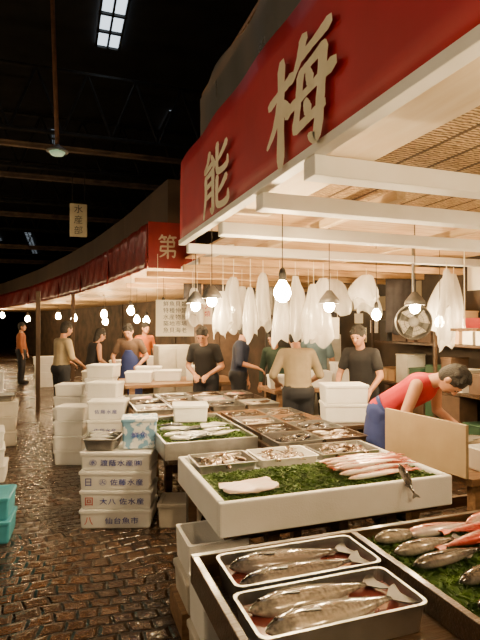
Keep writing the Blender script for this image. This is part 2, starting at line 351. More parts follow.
def grass(name, x0, x1, y0, y1, z, n, label, hmax=0.035):
    bm = bmesh.new()
    nx = max(4, int((x1-x0)/0.05)); ny = max(4, int((y1-y0)/0.05)); g = []
    for j in range(ny+1):
        g.append([bm.verts.new((x0+(x1-x0)*i/nx, y0+(y1-y0)*j/ny, z+random.uniform(0, .012))) for i in range(nx+1)])
    for j in range(ny):
        for i in range(nx): bm.faces.new((g[j][i], g[j][i+1], g[j+1][i+1], g[j+1][i]))
    for _ in range(n):
        a = random.uniform(0, 2*math.pi); x = random.uniform(x0+.02, x1-.02); y = random.uniform(y0+.02, y1-.02)
        l = random.uniform(.03, .08); w = random.uniform(.002, .005); dz = random.uniform(.005, hmax)
        ca, sa = math.cos(a), math.sin(a)
        p = [(x-sa*w, y+ca*w, z+.006), (x+sa*w, y-ca*w, z+.006), (x+ca*l*.6+sa*w, y+sa*l*.6-ca*w, z+dz), (x+ca*l, y+sa*l, z+dz*.7)]
        p = [(min(max(q[0], x0), x1), min(max(q[1], y0), y1), q[2]) for q in p]
        try: bm.faces.new([bm.verts.new(q) for q in p])
        except ValueError: pass
    me = bpy.data.meshes.new(name); bm.to_mesh(me); bm.free(); me.materials.append(GRASS)
    o = bpy.data.objects.new(name, me); C.objects.link(o)
    return tag(o, label, 'leaves', kind='stuff')

# ---------------------------------------------------------------- people
def capsule(bm, p0, p1, r0, r1, a=1.0, b=1.0, side=Vector((1,0,0)), n=14):
    p0 = Vector(p0); p1 = Vector(p1); d = p1-p0
    if d.length < 1e-5: d = Vector((0,0,1e-4))
    dn = d.normalized(); s = Vector(side)
    s = s-dn*s.dot(dn)
    if s.length < 0.05: s = Vector((0,1,0))-dn*dn.y
    s.normalize(); t = dn.cross(s)
    rings = []
    for k in range(1, 5):
        ph = math.pi/2*k/4; rings.append((p0-dn*r0*math.cos(ph)*min(a, b), r0*math.sin(ph)))
    for k in range(0, 4):
        ph = math.pi/2*k/4; rings.append((p1+dn*r1*math.sin(ph)*min(a, b), r1*math.cos(ph)))
    loft(bm, [[c+s*(a*r*math.cos(2*math.pi*i/n))+t*(b*r*math.sin(2*math.pi*i/n)) for i in range(n)] for c, r in rings])
def ellip(bm, c, r, M=None):
    M = M or Matrix.Identity(3)
    ret = bmesh.ops.create_uvsphere(bm, u_segments=16, v_segments=10, radius=1.0)
    for v in ret['verts']: v.co = Vector(c)+M @ Vector((v.co.x*r[0], v.co.y*r[1], v.co.z*r[2]))
def remeshed(name, bm, m, parent, voxel, smooth=4):
    bmesh.ops.recalc_face_normals(bm, faces=bm.faces)
    me = bpy.data.meshes.new(name); bm.to_mesh(me); bm.free()
    o = bpy.data.objects.new('tmp', me); C.objects.link(o)
    r = o.modifiers.new('r', 'REMESH'); r.mode = 'VOXEL'; r.voxel_size = voxel
    s = o.modifiers.new('s', 'SMOOTH'); s.iterations = smooth; s.factor = 0.5
    dg = bpy.context.evaluated_depsgraph_get(); dg.update()
    me2 = bpy.data.meshes.new_from_object(o.evaluated_get(dg))
    C.objects.unlink(o); bpy.data.objects.remove(o)
    me2.materials.clear(); me2.materials.append(m); me2.name = name
    for p in me2.polygons: p.use_smooth = True
    q = bpy.data.objects.new(name, me2); C.objects.link(q)
    if parent: q.parent = parent
    return q
def ik(s, t, l1, l2, pole):
    s = Vector(s); t = Vector(t); d = t-s; L = min(d.length, (l1+l2)*0.995); dn = d.normalized()
    t = s+dn*L
    x = (l1*l1-l2*l2+L*L)/(2*L); h = math.sqrt(max(0, l1*l1-x*x))
    p = Vector(pole); p = p-dn*p.dot(dn); p.normalize()
    return s+dn*x+p*h, t
def person(label, loc, yaw, shirt, pants, lean=0, hpitch=0, hyaw=0, lh=(-.26, .1, .85), rh=(.26, .1, .85), sleeve='short', sc=1.0,
           apron=None, bib=True, boots=None, voxel=0.011, hair='short', legs=True, cap=None, skin=None):
    root = empty('person', loc, (0, 0, yaw)); root.scale = (sc,)*3
    tag(root, label, 'person')
    skin = skin or SKIN
    ln = rad(lean); pc = Vector((0, 0, .95)); RL = Matrix.Rotation(-ln, 3, 'X')
    def U(p): return pc+RL @ (Vector(p)-pc)
    nb = U((0, 0, 1.43))
    RH = Matrix.Rotation(-rad(hpitch), 3, 'X') @ Matrix.Rotation(rad(hyaw), 3, 'Z')
    hc = nb+RH @ Vector((0, .025, .165))
    shL, shR = U((-.165, 0, 1.375)), U((.165, 0, 1.375))
    elL, wrL = ik(shL, lh, .28, .26, (-.6, -.6, -.5)); elR, wrR = ik(shR, rh, .28, .26, (.6, -.6, -.5))
    def torso(bm, g):
        capsule(bm, (-.06, -.005, .93), (.06, -.005, .93), .115+g, .115+g, 1, 1)
        capsule(bm, (0, 0, .95), U((0, 0, 1.15)), .15+g, .145+g, 1, .74)
        capsule(bm, U((0, 0, 1.15)), U((0, 0, 1.31)), .145+g, .16+g, 1, .72)
        capsule(bm, U((-.125, -.005, 1.365)), U((.125, -.005, 1.365)), .062+g, .062+g)
    def leg(bm, s, g):
        capsule(bm, (s*.085, 0, .9), (s*.1, .02, .48), .088+g, .056+g)
        capsule(bm, (s*.1, .02, .48), (s*.105, -.01, .1), .056+g, .04+g)
    bm = bmesh.new(); torso(bm, 0)
    capsule(bm, U((0, 0, 1.38)), hc-RH @ Vector((0, .025, .06)), .058, .052)
    ellip(bm, hc, (.075, .094, .112), RH)
    ellip(bm, hc+RH @ Vector((0, .03, -.065)), (.054, .062, .048), RH)
    ellip(bm, hc+RH @ Vector((0, .08, .025)), (.05, .018, .012), RH)
    capsule(bm, hc+RH @ Vector((0, .09, .012)), hc+RH @ Vector((0, .104, -.022)), .010, .017)
    for s in (-1, 1):
        ellip(bm, hc+RH @ Vector((s*.079, -.005, -.005)), (.014, .02, .032), RH)
        if legs: leg(bm, s, 0); capsule(bm, (s*.105, -.02, .05), (s*.12, .13, .035), .042, .035)
    for s, sh, el, wr in ((-1, shL, elL, wrL), (1, shR, elR, wrR)):
        capsule(bm, sh, el, .052, .04); capsule(bm, el, wr, .041, .027)
        f = (wr-el).normalized(); f = (f+Vector((0, .25, -.35))).normalized()
        side = Vector((1, 0, 0)); side = (side-f*side.dot(f)).normalized(); nrm = side.cross(f).normalized()
        if nrm.z > 0: nrm = -nrm
        capsule(bm, wr+f*.01, wr+f*.075, .034, .04, 1, .42, side)
        for k, (o, l) in enumerate(((-.03, .062), (-.010, .075), (.011, .07), (.031, .055))):
            o *= -s if s == 1 else 1
            b0 = wr+f*.08+side*o; k1 = b0+f*l*.5+nrm*.008; k2 = k1+f*l*.42+nrm*.028
            capsule(bm, b0, k1, .0095, .009, n=8); capsule(bm, k1, k2, .009, .0075, n=8)
        th0 = wr+f*.03-side*s*.03; th1 = th0-side*s*.028+f*.03+nrm*.01; capsule(bm, th0, th1, .013, .011, n=8); capsule(bm, th1, th1+f*.03+nrm*.012, .011, .009, n=8)
    remeshed('body', bm, skin, root, voxel, 3)
    bm = bmesh.new(); torso(bm, .014)
    for sh, el, wr in ((shL, elL, wrL), (shR, elR, wrR)):
        if sleeve == 'short': capsule(bm, sh, sh.lerp(el, .62), .064, .06)
        elif sleeve == 'long':
            capsule(bm, sh, el, .064, .053); capsule(bm, el, el.lerp(wr, .85), .052, .038)
        elif sleeve == 'rolled':
            capsule(bm, sh, el, .064, .054)
    remeshed('shirt', bm, shirt, root, 0.013, 3)
    if legs:
        bm = bmesh.new(); capsule(bm, (-.06, -.005, .92), (.06, -.005, .92), .135, .135)
        for s in (-1, 1): leg(bm, s, .018)
        remeshed('trousers', bm, pants, root, 0.014, 3)
        bm = bmesh.new()
        for s in (-1, 1):
            capsule(bm, (s*.105, -.012, .3), (s*.105, -.015, .06), .066, .056); capsule(bm, (s*.105, -.02, .06), (s*.12, .14, .045), .055, .048)
        remeshed('boots', bm, boots or HAIRM, root, 0.014, 2)
    if apron:
        bm = bmesh.new()
        rings = []
        prof = ((.45, .22, .17), (.7, .2, .165), (.93, .17, .155), (1.15, .155, .135), (1.28, .10, .138)) if bib else ((.4, .22, .2), (.6, .215, .19), (.8, .2, .18), (.95, .185, .165), (1.03, .175, .15))
        for z, w, dp in prof:
            ring = []
            for i in range(11):
                a = rad(-80+160*i/10) if bib else rad(-150+300*i/10); x = w*math.sin(a); y = dp*math.cos(a)
                p = Vector((x, y, z)); ring.append(U(p) if z > .95 else p)
            rings.append(ring)
        vs = [[bm.verts.new(p) for p in r] for r in rings]
        for A, B in zip(vs, vs[1:]):
            for i in range(10): bm.faces.new((A[i], A[i+1], B[i+1], B[i]))
        o = finish('apron', bm, apron, root, smooth=True); sm = o.modifiers.new('s', 'SOLIDIFY'); sm.thickness = .006
        sb = o.modifiers.new('ss', 'SUBSURF'); sb.levels = 1; sb.render_levels = 1
    rnd = random.Random(len(label))
    bm = bmesh.new(); ellip(bm, hc+RH @ Vector((0, -.018, .026)), (.085, .104, .108), RH)
    ellip(bm, hc+RH @ Vector((0, -.035, -.015)), (.081, .08, .09), RH)
    for k in range(46):     # short tousled tufts
        a = rnd.uniform(0, 2*math.pi); ph = rnd.uniform(.15, 1.25)
        d = Vector((math.sin(ph)*math.cos(a), math.sin(ph)*math.sin(a), math.cos(ph)))
        if d.y > .55 and d.z < .75: continue
        c0 = Vector((0, -.018, .026))+Vector((d.x*.08, d.y*.097, d.z*.1)); c1 = c0+d*.016+Vector((0, .014, -.006))
        capsule(bm, hc+RH @ c0, hc+RH @ c1, .017, .008, n=6)
    if hair == 'long':
        ellip(bm, hc+RH @ Vector((0, -.05, -.07)), (.075, .055, .11), RH)
    remeshed('hair', bm, cap or HAIRM, root, 0.008, 1)
    for s in (-1, 1):
        bm = bmesh.new(); ellip(bm, hc+RH @ Vector((s*.03, .088, .005)), (.013, .006, .006), RH); finish('eye', bm, EYEW, root, smooth=True)
        bm = bmesh.new(); ellip(bm, hc+RH @ Vector((s*.03, .092, .026)), (.017, .006, .004), RH); finish('eyebrow', bm, HAIRM, root, smooth=True)
    bm = bmesh.new(); ellip(bm, hc+RH @ Vector((0, .091, -.058)), (.022, .006, .006), RH); finish('mouth', bm, LIPS, root, smooth=True)
    return root

# ================================================================ SETTING
bm = bmesh.new(); bbox(bm, -25, 14, -4, 60, -0.1, 0); struct(finish('floor', bm, FLOORM), 'wet dark cobblestone market floor')
bm = bmesh.new(); bbox(bm, -25, 14, -4, 60, 7.5, 7.6); struct(finish('ceiling', bm, ROOFM), 'sooty high market hall roof')
bm = bmesh.new(); bbox(bm, 4.7, 4.78, -1, 11, 0, 2.55); struct(finish('wall_right', bm, mat('stall_partition', (0.07, 0.045, 0.027), (0.015, 0.011, 0.008), 0.7, scale=2.5, detail=6)), 'dark brown partition behind the stall')
bm = bmesh.new(); bbox(bm, -25, 14, 59.5, 60, 0, 7.5); struct(finish('wall_back', bm, ROOFM), 'dark far end wall')
sk = [(0.66, 1.12, 6.0, 10.8, SKY), (-4.1, -3.8, 30, 38, SKYD), (-2.2, -1.8, 34, 44, SKYD), (2.75, 2.85, 13.5, 15, SKYD), (-.3, -.2, 16, 18.5, SKYD)]
for i, (x0, x1, y0, y1, sm_) in enumerate(sk):
    w = empty('window_%d' % (i+1), ((x0+x1)/2, (y0+y1)/2, 7.45)); struct(w, 'bluish roof skylight with dark glazing bars'); w['category'] = 'window'
    a, b = (x1-x0)/2, (y1-y0)/2
    bm = bmesh.new(); bbox(bm, -a, a, -b, b, 0, .03); finish('pane', bm, sm_, w)
    bm = bmesh.new()
    n = int((y1-y0)/.55)
    for k in range(n+1):
        yy = -b+2*b*k/n; bbox(bm, -a-.03, a+.03, yy-.03, yy+.03, -.05, -.001)
    for xx in (-a, 0, a): bbox(bm, xx-.02, xx+.02, -b, b, -.06, -.002)
    finish('frame', bm, BLACKM, w)
def girder(x0, x1, y, z, t, label='rusty brown steel girder crossing the hall'):
    e = empty('roof_girder', ((x0+x1)/2, y, z)); tag(e, label, 'girder', 'roof girders')
    h = (x1-x0)/2
    bm = bmesh.new(); bbox(bm, -h, h, -t/2, t/2, 0, t*.25); finish('flange', bm, GIRD, e)
    bm = bmesh.new(); bbox(bm, -h, h, -t*.1, t*.1, t*.25, t*.9); finish('web', bm, GIRD, e)
    bm = bmesh.new(); bbox(bm, -h, h, -t/2, t/2, t*.9, t*1.15); finish('flange', bm, GIRD, e)
for (x0, x1, y, z, t) in ((-6, 3.2, 8.6, 4.45, .07), (-7, 3, 12.5, 5.0, .1), (-9, 3, 17, 5.0, .12), (-11, 3, 22, 4.7, .14), (-14, 3, 30, 5.0, .2)): girder(x0, x1, y, z, t)
for y in (10.4, 13, 17, 22, 30):
    bm = bmesh.new()
    for k in range(-12, 8):
        x = k*1.0
        cyl(bm, (x, 0, 5.6), (x+.5, 0, 6.9), .03, n=6); cyl(bm, (x+.5, 0, 6.9), (x+1, 0, 5.6), .03, n=6)
    cyl(bm, (-12, 0, 5.6), (8, 0, 5.6), .05, n=6); cyl(bm, (-12, 0, 6.9), (8, 0, 6.9), .05, n=6)
    tag(finish('roof_truss', bm, BLACKM, loc=(0, y+.6, 0)), 'sooty steel lattice roof truss', 'truss', 'roof trusses')
def hang_lamp(x, y, z, m, label='greenish saucer lamp on a long rusty pipe', L=3.85, r=1.0, dx=-.13):
    e = empty('hanging_lamp', (x, y, z)); tag(e, label, 'lamp')
    bm = bmesh.new(); cyl(bm, (0, 0, .1*r), (dx, 0, L), .024, n=8); finish('pipe', bm, mat('rusty_pipe', (.25, .11, .05), (.1, .05, .03), .7), e)
    bm = bmesh.new(); revolve(bm, [(.02*r, .12*r), (.05*r, .09*r), (.12*r, .05*r), (.125*r, .035*r), (.11*r, .035*r), (.03*r, .07*r)]); finish('lamp_shade', bm, DSTEEL, e)
    bm = bmesh.new(); revolve(bm, [(.02*r, .06*r), (.09*r, .03*r), (.07*r, .0), (.02*r, -.012*r)]); finish('lamp_lens', bm, m, e, smooth=True)
hang_lamp(-.05, 6.2, 3.62, LAMPG)
AISLE_FILL = mat('aisle_fill_lamp', (1, .9, .75), (1, .9, .75), .3, emit=(1.0, .78, .54), estr=230)
for (x, y) in ((-2.0, .6), (-2.2, 4.5), (-2.8, 9.0), (-3.6, 14.5)):  # out-of-view lamps added as fill light for the banners and sheeting
    hang_lamp(x, y, 4.3, AISLE_FILL, 'unseen saucer lamp added over the aisle as fill light', 3.1, 1.0, 0)
e = empty('hanging_sign', (.27, 9.0, 3.15)); tag(e, 'dimmed cream hanging signboard with dark brush characters', 'sign')
bm = bmesh.new(); bbox(bm, -.14, .14, -.01, .01, 0, .56); finish('sign_board', bm, PAPERD, e)
for s in (-.1, .1):
    bm = bmesh.new(); cyl(bm, (s, 0, .56), (s, 0, 1.3), .006, n=6); finish('hanger', bm, BLACKM, e)
for k, ch in enumerate('水産部'): text_obj('character', ch, .15, INKK, e, (0, -.013, .46-.18*k), (rad(90), 0, 0))

# ================================================================ STALL CANOPY
e = empty('shop_banner', (.95, 0, 2.36)); tag(e, 'long red canvas banner with large cream brush characters', 'banner')
bm = bmesh.new(); n = 40; g = []
for j in range(7):
    z = .67*j/6
    g.append([bm.verts.new((.012*math.sin(i*.9+j*.4)*(0.3+j/6)*.5, -.3+4.5*i/n, z)) for i in range(n+1)])
for j in range(6):
    for i in range(n): bm.faces.new((g[j][i], g[j][i+1], g[j+1][i+1], g[j+1][i]))
o = finish('banner_cloth', bm, RED, e, smooth=True); s = o.modifiers.new('s', 'SOLIDIFY'); s.thickness = .006
brush_char(UME, .60, .45, LETTER, e, (-.022, 1.91, .235), (rad(90), 0, rad(-90)), bw=.088)
brush_char(NO, .58, .41, LETTER, e, (-.022, 3.10, .225), (rad(90), 0, rad(-90)), bw=.088)
bm = bmesh.new(); cyl(bm, (.03, -.3, .68), (.03, 4.2, .68), .015, n=8); finish('top_rail', bm, WOODM, e)
struct(boxobj('trim_1', .945, 1.005, -.3, 4.25, 2.335, 2.375, WHITEP), 'white painted eave rail under the banner')
struct(boxobj('trim_2', 1.01, 1.42, -.3, 3.4, 2.44, 2.46, CREAM), 'cream soffit board')
struct(boxobj('trim_3', 1.40, 1.46, 4.27, 6.15, 2.335, 2.375, WHITEP), 'white painted eave rail')
bm = bmesh.new(); bbox(bm, 1.36, 4.7, -.3, 3.4, 2.5, 2.53); struct(finish('ceiling_reed', bm, REED), 'woven reed screen ceiling of the stall')
bm = bmesh.new(); bbox(bm, 1.04, 4.7, 3.42, 4.28, 2.48, 2.5); bbox(bm, 1.46, 4.7, 4.28, 6.2, 2.48, 2.5); bbox(bm, 1.04, 4.7, 6.25, 11, 2.48, 2.5); struct(finish('ceiling_planks', bm, WOODL), 'light plank ceiling of the stall')
def beam(x0, x1, y, w, z0, z1, m, label, g='stall cross beams'):
    o = boxobj('cross_beam', x0, x1, y-w/2, y+w/2, z0, z1, m, .004); tag(o, label, 'beam', g); return o
beam(.95, 4.6, 1.84, .1, 2.25, 2.333, WHITEP, 'white painted square cross beam under the canopy')
beam(.97, 4.6, 2.44, .1, 2.25, 2.333, WHITEP, 'white painted square cross beam under the canopy')
beam(1.0, 4.6, 3.22, .1, 2.25, 2.333, WHITEP, 'white painted square cross beam under the canopy')
beam(1.0, 4.6, 4.15, .08, 2.26, 2.333, WHITEP, 'white painted cross beam above the hanging bags')
for y, x0 in ((4.9, 1.3), (5.6, 1.3), (6.4, 1.02), (7.4, 1.0), (8.4, 1.0)): beam(x0, 4.6, y, .07, 2.26, 2.333, WOODL, 'bare light wood cross beam under the canopy')
for x in (1.75, 2.9):
    o = boxobj('ceiling_joist', x-.03, x+.03, 2.3, 9, 2.334, 2.39, WOODLY); tag(o, 'light wood joist running along the stall ceiling', 'beam', 'ceiling joists')
e = empty('plastic_sheet', (1.12, 1.95, 2.54)); tag(e, 'thin pale plastic sheeting on a wooden frame above the banner', 'plastic sheet')
bm = bmesh.new(); n = 60; g = []
for j in range(9):
    g.append([bm.verts.new((.018*math.sin(i*.22+j*.2), 2.3*i/n, 1.08*j/8+.02*math.sin(i*.16)*(j/8))) for i in range(n+1)])
for j in range(8):
    for i in range(n): bm.faces.new((g[j][i], g[j][i+1], g[j+1][i+1], g[j+1][i]))
finish('sheeting', bm, PLASTG, e, smooth=True)
for y in (0, 1.15, 2.3):
    bm = bmesh.new(); bbox(bm, .03, .06, y-.015, y+.015, 0, 1.1); finish('frame_post', bm, WOODM, e)
bm = bmesh.new(); bbox(bm, .03, .06, 0, 2.3, 1.1, 1.13); finish('frame_rail', bm, WOODM, e)
pts = [(1.0, 6.2), (.75, 8.7), (.4, 11.2), (-.05, 13.6), (-1.0, 18), (-2.6, 24), (-5, 31)]
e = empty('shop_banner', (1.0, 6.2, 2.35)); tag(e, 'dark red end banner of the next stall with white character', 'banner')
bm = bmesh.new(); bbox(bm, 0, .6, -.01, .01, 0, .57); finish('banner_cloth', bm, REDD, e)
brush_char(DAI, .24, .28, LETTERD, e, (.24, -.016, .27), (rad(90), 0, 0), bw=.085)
for k in range(len(pts)-1):
    (xa, ya), (xb, yb) = pts[k], pts[k+1]
    d = Vector((xb-xa, yb-ya, 0)); L = d.length; yaw = math.atan2(d.y, d.x)
    bm = bmesh.new(); n = 40; g = []
    for j in range(7):
        g.append([bm.verts.new(((L-.06)*i/n+.03, .012*math.sin(i*.7+j*.9)+.006*math.sin(i*1.9-j), .56*j/6)) for i in range(n+1)])
    for j in range(6):
        for i in range(n): bm.faces.new((g[j][i], g[j][i+1], g[j+1][i+1], g[j+1][i]))
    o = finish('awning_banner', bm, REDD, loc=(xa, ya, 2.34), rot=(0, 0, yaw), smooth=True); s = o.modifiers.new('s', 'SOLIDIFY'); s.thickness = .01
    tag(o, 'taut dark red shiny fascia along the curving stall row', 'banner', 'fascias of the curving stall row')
    bm = bmesh.new(); bbox(bm, 0, L, -3.2, -.07, .0, .05)
    o = finish('stall_canopy', bm, WOODL, loc=(xa, ya, 2.4), rot=(0, 0, yaw)); tag(o, 'plank canopy over a stall further along the row', 'canopy', 'canopies of the curving stall row')
    if k > 0:
        bm = bmesh.new(); bbox(bm, 0, L, -3.3, -3.2, 0, 2.4)
        o = finish('stall_back_panel', bm, mat('far_partition', (.1, .06, .035), (.02, .014, .01), .8, scale=2.5, detail=6), loc=(xa, ya, 0), rot=(0, 0, yaw)); tag(o, 'dark back partition of a stall further along', 'partition', 'back partitions of the stall row')
    bm = bmesh.new(); bbox(bm, 0, L+.01, -2.4, -.25, .0, .78)
    o = finish('roof_storage', bm, WOODK, loc=(xa, ya, 2.46), rot=(0, 0, yaw)); o.scale.z = 1.3; tag(o, 'sooty boarded storage loft above the fascia', 'loft', 'lofts above the stall row')
for k, (x, y) in enumerate(((-3.9, 16), (-5.6, 21), (-8.5, 27))):
    e = empty('awning_stall', (x-1.2, y, 0)); tag(e, 'opposite stall with faded red valance on posts', 'stall', 'stalls across the aisle')
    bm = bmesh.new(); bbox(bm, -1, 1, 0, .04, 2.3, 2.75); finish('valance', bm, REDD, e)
    for sx in (-.97, .97):
        bm = bmesh.new(); bbox(bm, sx-.03, sx+.03, .045, .1, 0, 2.7); finish('post', bm, WOODK, e)

# ================================================================ BULBS
def pendant(x, y, z, top=2.47, shade=False, m=BULB, r=.036, group='bare pendant bulbs', label=None):
    e = empty('pendant_lamp', (x, y, z)); tag(e, label or ('lit bulb under a dark enamel shade hanging on a cord' if shade else 'bare lit bulb hanging on a cord'), 'lamp', group)
    bm = bmesh.new(); revolve(bm, [(r*.25, -r*1.15), (r*.7, -r*.85), (r, -r*.2), (r*.92, r*.35), (r*.55, r*1.0), (r*.38, r*1.35)], 14); finish('bulb', bm, m, e, smooth=True)
    bm = bmesh.new(); revolve(bm, [(r*.42, r*1.36), (r*.45, r*2.2), (r*.3, r*2.7), (.004, r*2.9)], 10); finish('socket', bm, BLACKM, e)
    bm = bmesh.new(); cyl(bm, (0, 0, r*2.9), (0, 0, top-z), .0035, n=6); finish('cord', bm, INKK, e)
    if shade:
        bm = bmesh.new(); revolve(bm, [(.02, .125), (.035, .105), (.075, .055), (.085, .02), (.082, .02), (.07, .052), (.03, .10), (.018, .115)], 18)
        finish('lamp_shade', bm, DSTEEL, e, smooth=True)
    return e
pendant(1.40, 3.1, 1.87, r=.058)
pendant(1.11, 4.30, 1.82, shade=True, r=.042); pendant(1.17, 4.0, 1.85, shade=True, r=.042)
pendant(2.0, 3.53, 1.80, shade=True, r=.042); pendant(2.66, 3.33, 1.79, shade=True, r=.042)
pendant(2.94, 4.26, 1.75, r=.046); pendant(3.89, 4.46, 1.68, r=.05); pendant(1.24, 6.46, 1.86, r=.052); pendant(1.60, 8.2, 1.77, r=.055)
pendant(1.41, 10.1, 1.76, r=.06); pendant(.98, 7.65, 1.86, top=2.42, r=.055); pendant(2.2, 6.5, 1.85)
pendant(1.5, .55, 2.0); pendant(2.9, 1.3, 2.0); pendant(.85, .0, 2.15); pendant(3.9, 2.4, 2.0)
pendant(-1.6, .9, 2.1, top=2.6); pendant(-1.7, 3.3, 2.1, top=2.6); pendant(-1.9, 6.0, 2.1, top=2.6); pendant(-2.2, 9.5, 2.1, top=2.6)  # out of view; the farther two are added to brighten the far fascias
for (x, y, z) in ((.95, 12.3, 1.9), (1.9, 12.0, 1.75), (.35, 15.4, 1.85), (1.2, 15.0, 1.75), (-.1, 18.5, 1.95), (-1.3, 22.5, 1.9), (-2.6, 26, 2.1)):
    pendant(x, y, z, top=2.4, m=BULBF, r=.055+.002*y, group='bulbs along the distant stalls')
for (x, y) in ((-3.0, 15), (-4.3, 19.8), (-6.0, 24.5)): pendant(x, y, 1.85, top=2.5, m=BULBF, r=.08, group='bulbs across the aisle')

# ================================================================ TABLES
def bench(x0, x1, y0, y1, z, label, m=WOODD, inset=.18, t=.045):
    e = empty('display_table', ((x0+x1)/2, (y0+y1)/2, 0)); tag(e, label, 'table')
    a, b = (x1-x0)/2, (y1-y0)/2
    bm = bmesh.new(); n = max(2, int(2*b/.16))
    for k in range(n): bbox(bm, -a, a, -b+2*b*k/n+.002, -b+2*b*(k+1)/n-.002, z-t, z)
    finish('table_top', bm, m, e, .003)
    for sx in (-1, 1):
        for sy in (-1, 1):
            bm = bmesh.new(); cx, cy = sx*(a-inset), sy*(b-.08); bbox(bm, cx-.035, cx+.035, cy-.035, cy+.035, 0, z-t); finish('leg', bm, m, e, .003)
    for sy in (-1, 1):
        bm = bmesh.new(); bbox(bm, -a+inset, a-inset, sy*(b-.085)-.015, sy*(b-.085)+.015, z*.35, z*.35+.08); finish('stretcher', bm, m, e)
    return e
def tub(x0, x1, y0, y1, z0, z1, m, label, t=.025, fill=None, fz=None, name='display_tub', divider=None, bev=.004):
    e = empty(name, ((x0+x1)/2, (y0+y1)/2, z0)); tag(e, label, 'tub')
    a, b, h = (x1-x0)/2, (y1-y0)/2, z1-z0
    for (p, q, r, s, nm) in ((-a, a, -b, -b+t, 'side_board'), (-a, a, b-t, b, 'side_board'), (-a, -a+t, -b+t, b-t, 'end_board'), (a-t, a, -b+t, b-t, 'end_board')):
        bm = bmesh.new(); bbox(bm, p, q, r, s, 0, h); finish(nm, bm, m, e, bev)
    bm = bmesh.new(); bbox(bm, -a+t, a-t, -b+t, b-t, .0, .02); finish('bottom_board', bm, m, e)
    if divider is not None:
        bm = bmesh.new(); x = divider-(x0+x1)/2; bbox(bm, x-t/2, x+t/2, -b+t, b-t, .02, h); finish('divider', bm, m, e, .003)
    if fill:
        bm = bmesh.new(); nx, ny = 30, 20; g = []
        for j in range(ny+1): g.append([bm.verts.new((-a+t+(2*a-2*t)*i/nx, -b+t+(2*b-2*t)*j/ny, fz-z0+random.uniform(-.006, .006))) for i in range(nx+1)])
        for j in range(ny):
            for i in range(nx): bm.faces.new((g[j][i], g[j][i+1], g[j+1][i+1], g[j+1][i]))
        finish('ice_bed', bm, fill, e, smooth=True)
    return e

FIN_D = mat('dark_fin', (.03, .03, .03), (.06, .05, .045), .4)
FIN_R = mat('red_fin', (.6, .14, .08), (.45, .09, .06), .4)
FM_BROWN = fish_mat('brown_fish_skin', (.10, .055, .03), (.42, .3, .2), (.75, .66, .55), .02)
FM_SILV = fish_mat('silver_fish_skin', (.06, .07, .08), (.45, .46, .45), (.8, .8, .76), .022)
FM_DARK = fish_mat('dark_fish_skin', (.010, .010, .012), (.035, .032, .032), (.34, .3, .28), .05, .15)
FM_BIG = fish_mat('grey_big_fish_skin', (.03, .03, .03), (.16, .14, .12), (.6, .54, .46), .065, .14, .6)
FM_RED = fish_mat('red_fish_skin', (.5, .06, .04), (.68, .3, .24), (.85, .76, .72), .036, .2, .6)
FM_PINK = fish_mat('pink_fish_skin', (.85, .34, .25), (.93, .6, .48), (.98, .9, .82), .018, .35, .9)
def scatter_fish(n, x0, x1, y0, y1, z, L, H, T, m, label, group, ang=0, jit=.25, layers=.02):
    src = None
    for k in range(n):
        x = random.uniform(x0, x1); y = random.uniform(y0, y1)
        zz = z+T+layers*(k/n)
        rot = (random.uniform(-.15, .15), random.uniform(-.1, .1), ang+random.uniform(-jit, jit)+(math.pi if random.random() < .3 else 0))
        if src is None: src = make_fish('fish', L, H, T, m, None, label, False, (x, y, zz), rot, group)
        else: copy_thing(src, (x, y, zz), rot, random.uniform(.85, 1.1))

bench(.8, 2.16, 2.5, 3.32, .58, 'dark wet wooden bench carrying the white fish display', inset=.3)
tub(.75, 2.2, 2.42, 3.39, .58, .756, FOAM, 'long thick sided white foam tub of fish on green leaves', t=.04, fill=ICE, fz=.715, bev=.01)
grass('leaf_bed', .80, 2.15, 2.475, 3.0, .722, 7000, 'bed of green leaf sprigs spread over ice in the white tub', hmax=.026)
for k, (x0, x1) in enumerate(((.80, 1.2), (1.22, 1.64), (1.66, 2.13))):
    tray('fish_tray', ((x0+x1)/2, 3.175, .722), x1-x0, .31, .055, STEEL if k != 1 else WHITEP, 'shallow tray of small brown fish at the back of the display', group='trays of small fish', flare=.01, r=.015, lip=.008)
    scatter_fish(28, x0+.09, x1-.09, 3.07, 3.28, .734, .15, .02, .014, FM_BROWN, 'small brown silvery fish heaped in a tray', 'small fish in trays', ang=1.2, jit=.9, layers=.03)
src = None
for k in range(34):
    lay = 0 if k < 15 else (1 if k < 26 else 2); j = (k, k-15, k-26)[lay]
    x = 1.83+random.uniform(-.03, .03)-.02*lay+(.05 if j % 2 else -.04); y = 2.56+.026*j+.035*lay
    rt = (random.uniform(-.15, .15), 0, .05+random.uniform(-.06, .06)+(math.pi if j % 5 == 3 else 0))
    if src is None: src = make_fish('pink_fish', .44, .021, .016, FM_PINK, FIN_R, 'slender pale pink fish piled tightly in a row', True, (x, y, .764), rt, 'slender pink fish')
    else: copy_thing(src, (x, y, .764+.022*lay), rt, random.uniform(.9, 1.04))
bm = bmesh.new(); rings = []
for t, w, h, dy in ((0, .03, .003, .03), (.04, .075, .006, .02), (.3, .1, .008, 0), (.5, .08, .012, -.015), (.6, .085, .01, -.01), (.8, .105, .008, .0), (.96, .08, .006, .01), (1, .04, .003, .02)):
    rings.append([(-.16+.32*t, dy+w*math.copysign(abs(math.cos(2*math.pi*i/16))**.5, math.cos(2*math.pi*i/16)), .014+h*math.copysign(abs(math.sin(2*math.pi*i/16))**.4, math.sin(2*math.pi*i/16))+.007*math.sin(i*1.3+t*12)) for i in range(16)])
loft(bm, rings); o = finish('fish_fillet', bm, mat('pale_fillet', (.95, .84, .78), (.86, .58, .5), .35, scale=10, stretch=(1,5,1), coat=.5), loc=(.985, 2.62, .748), rot=(0, 0, .12), smooth=True)
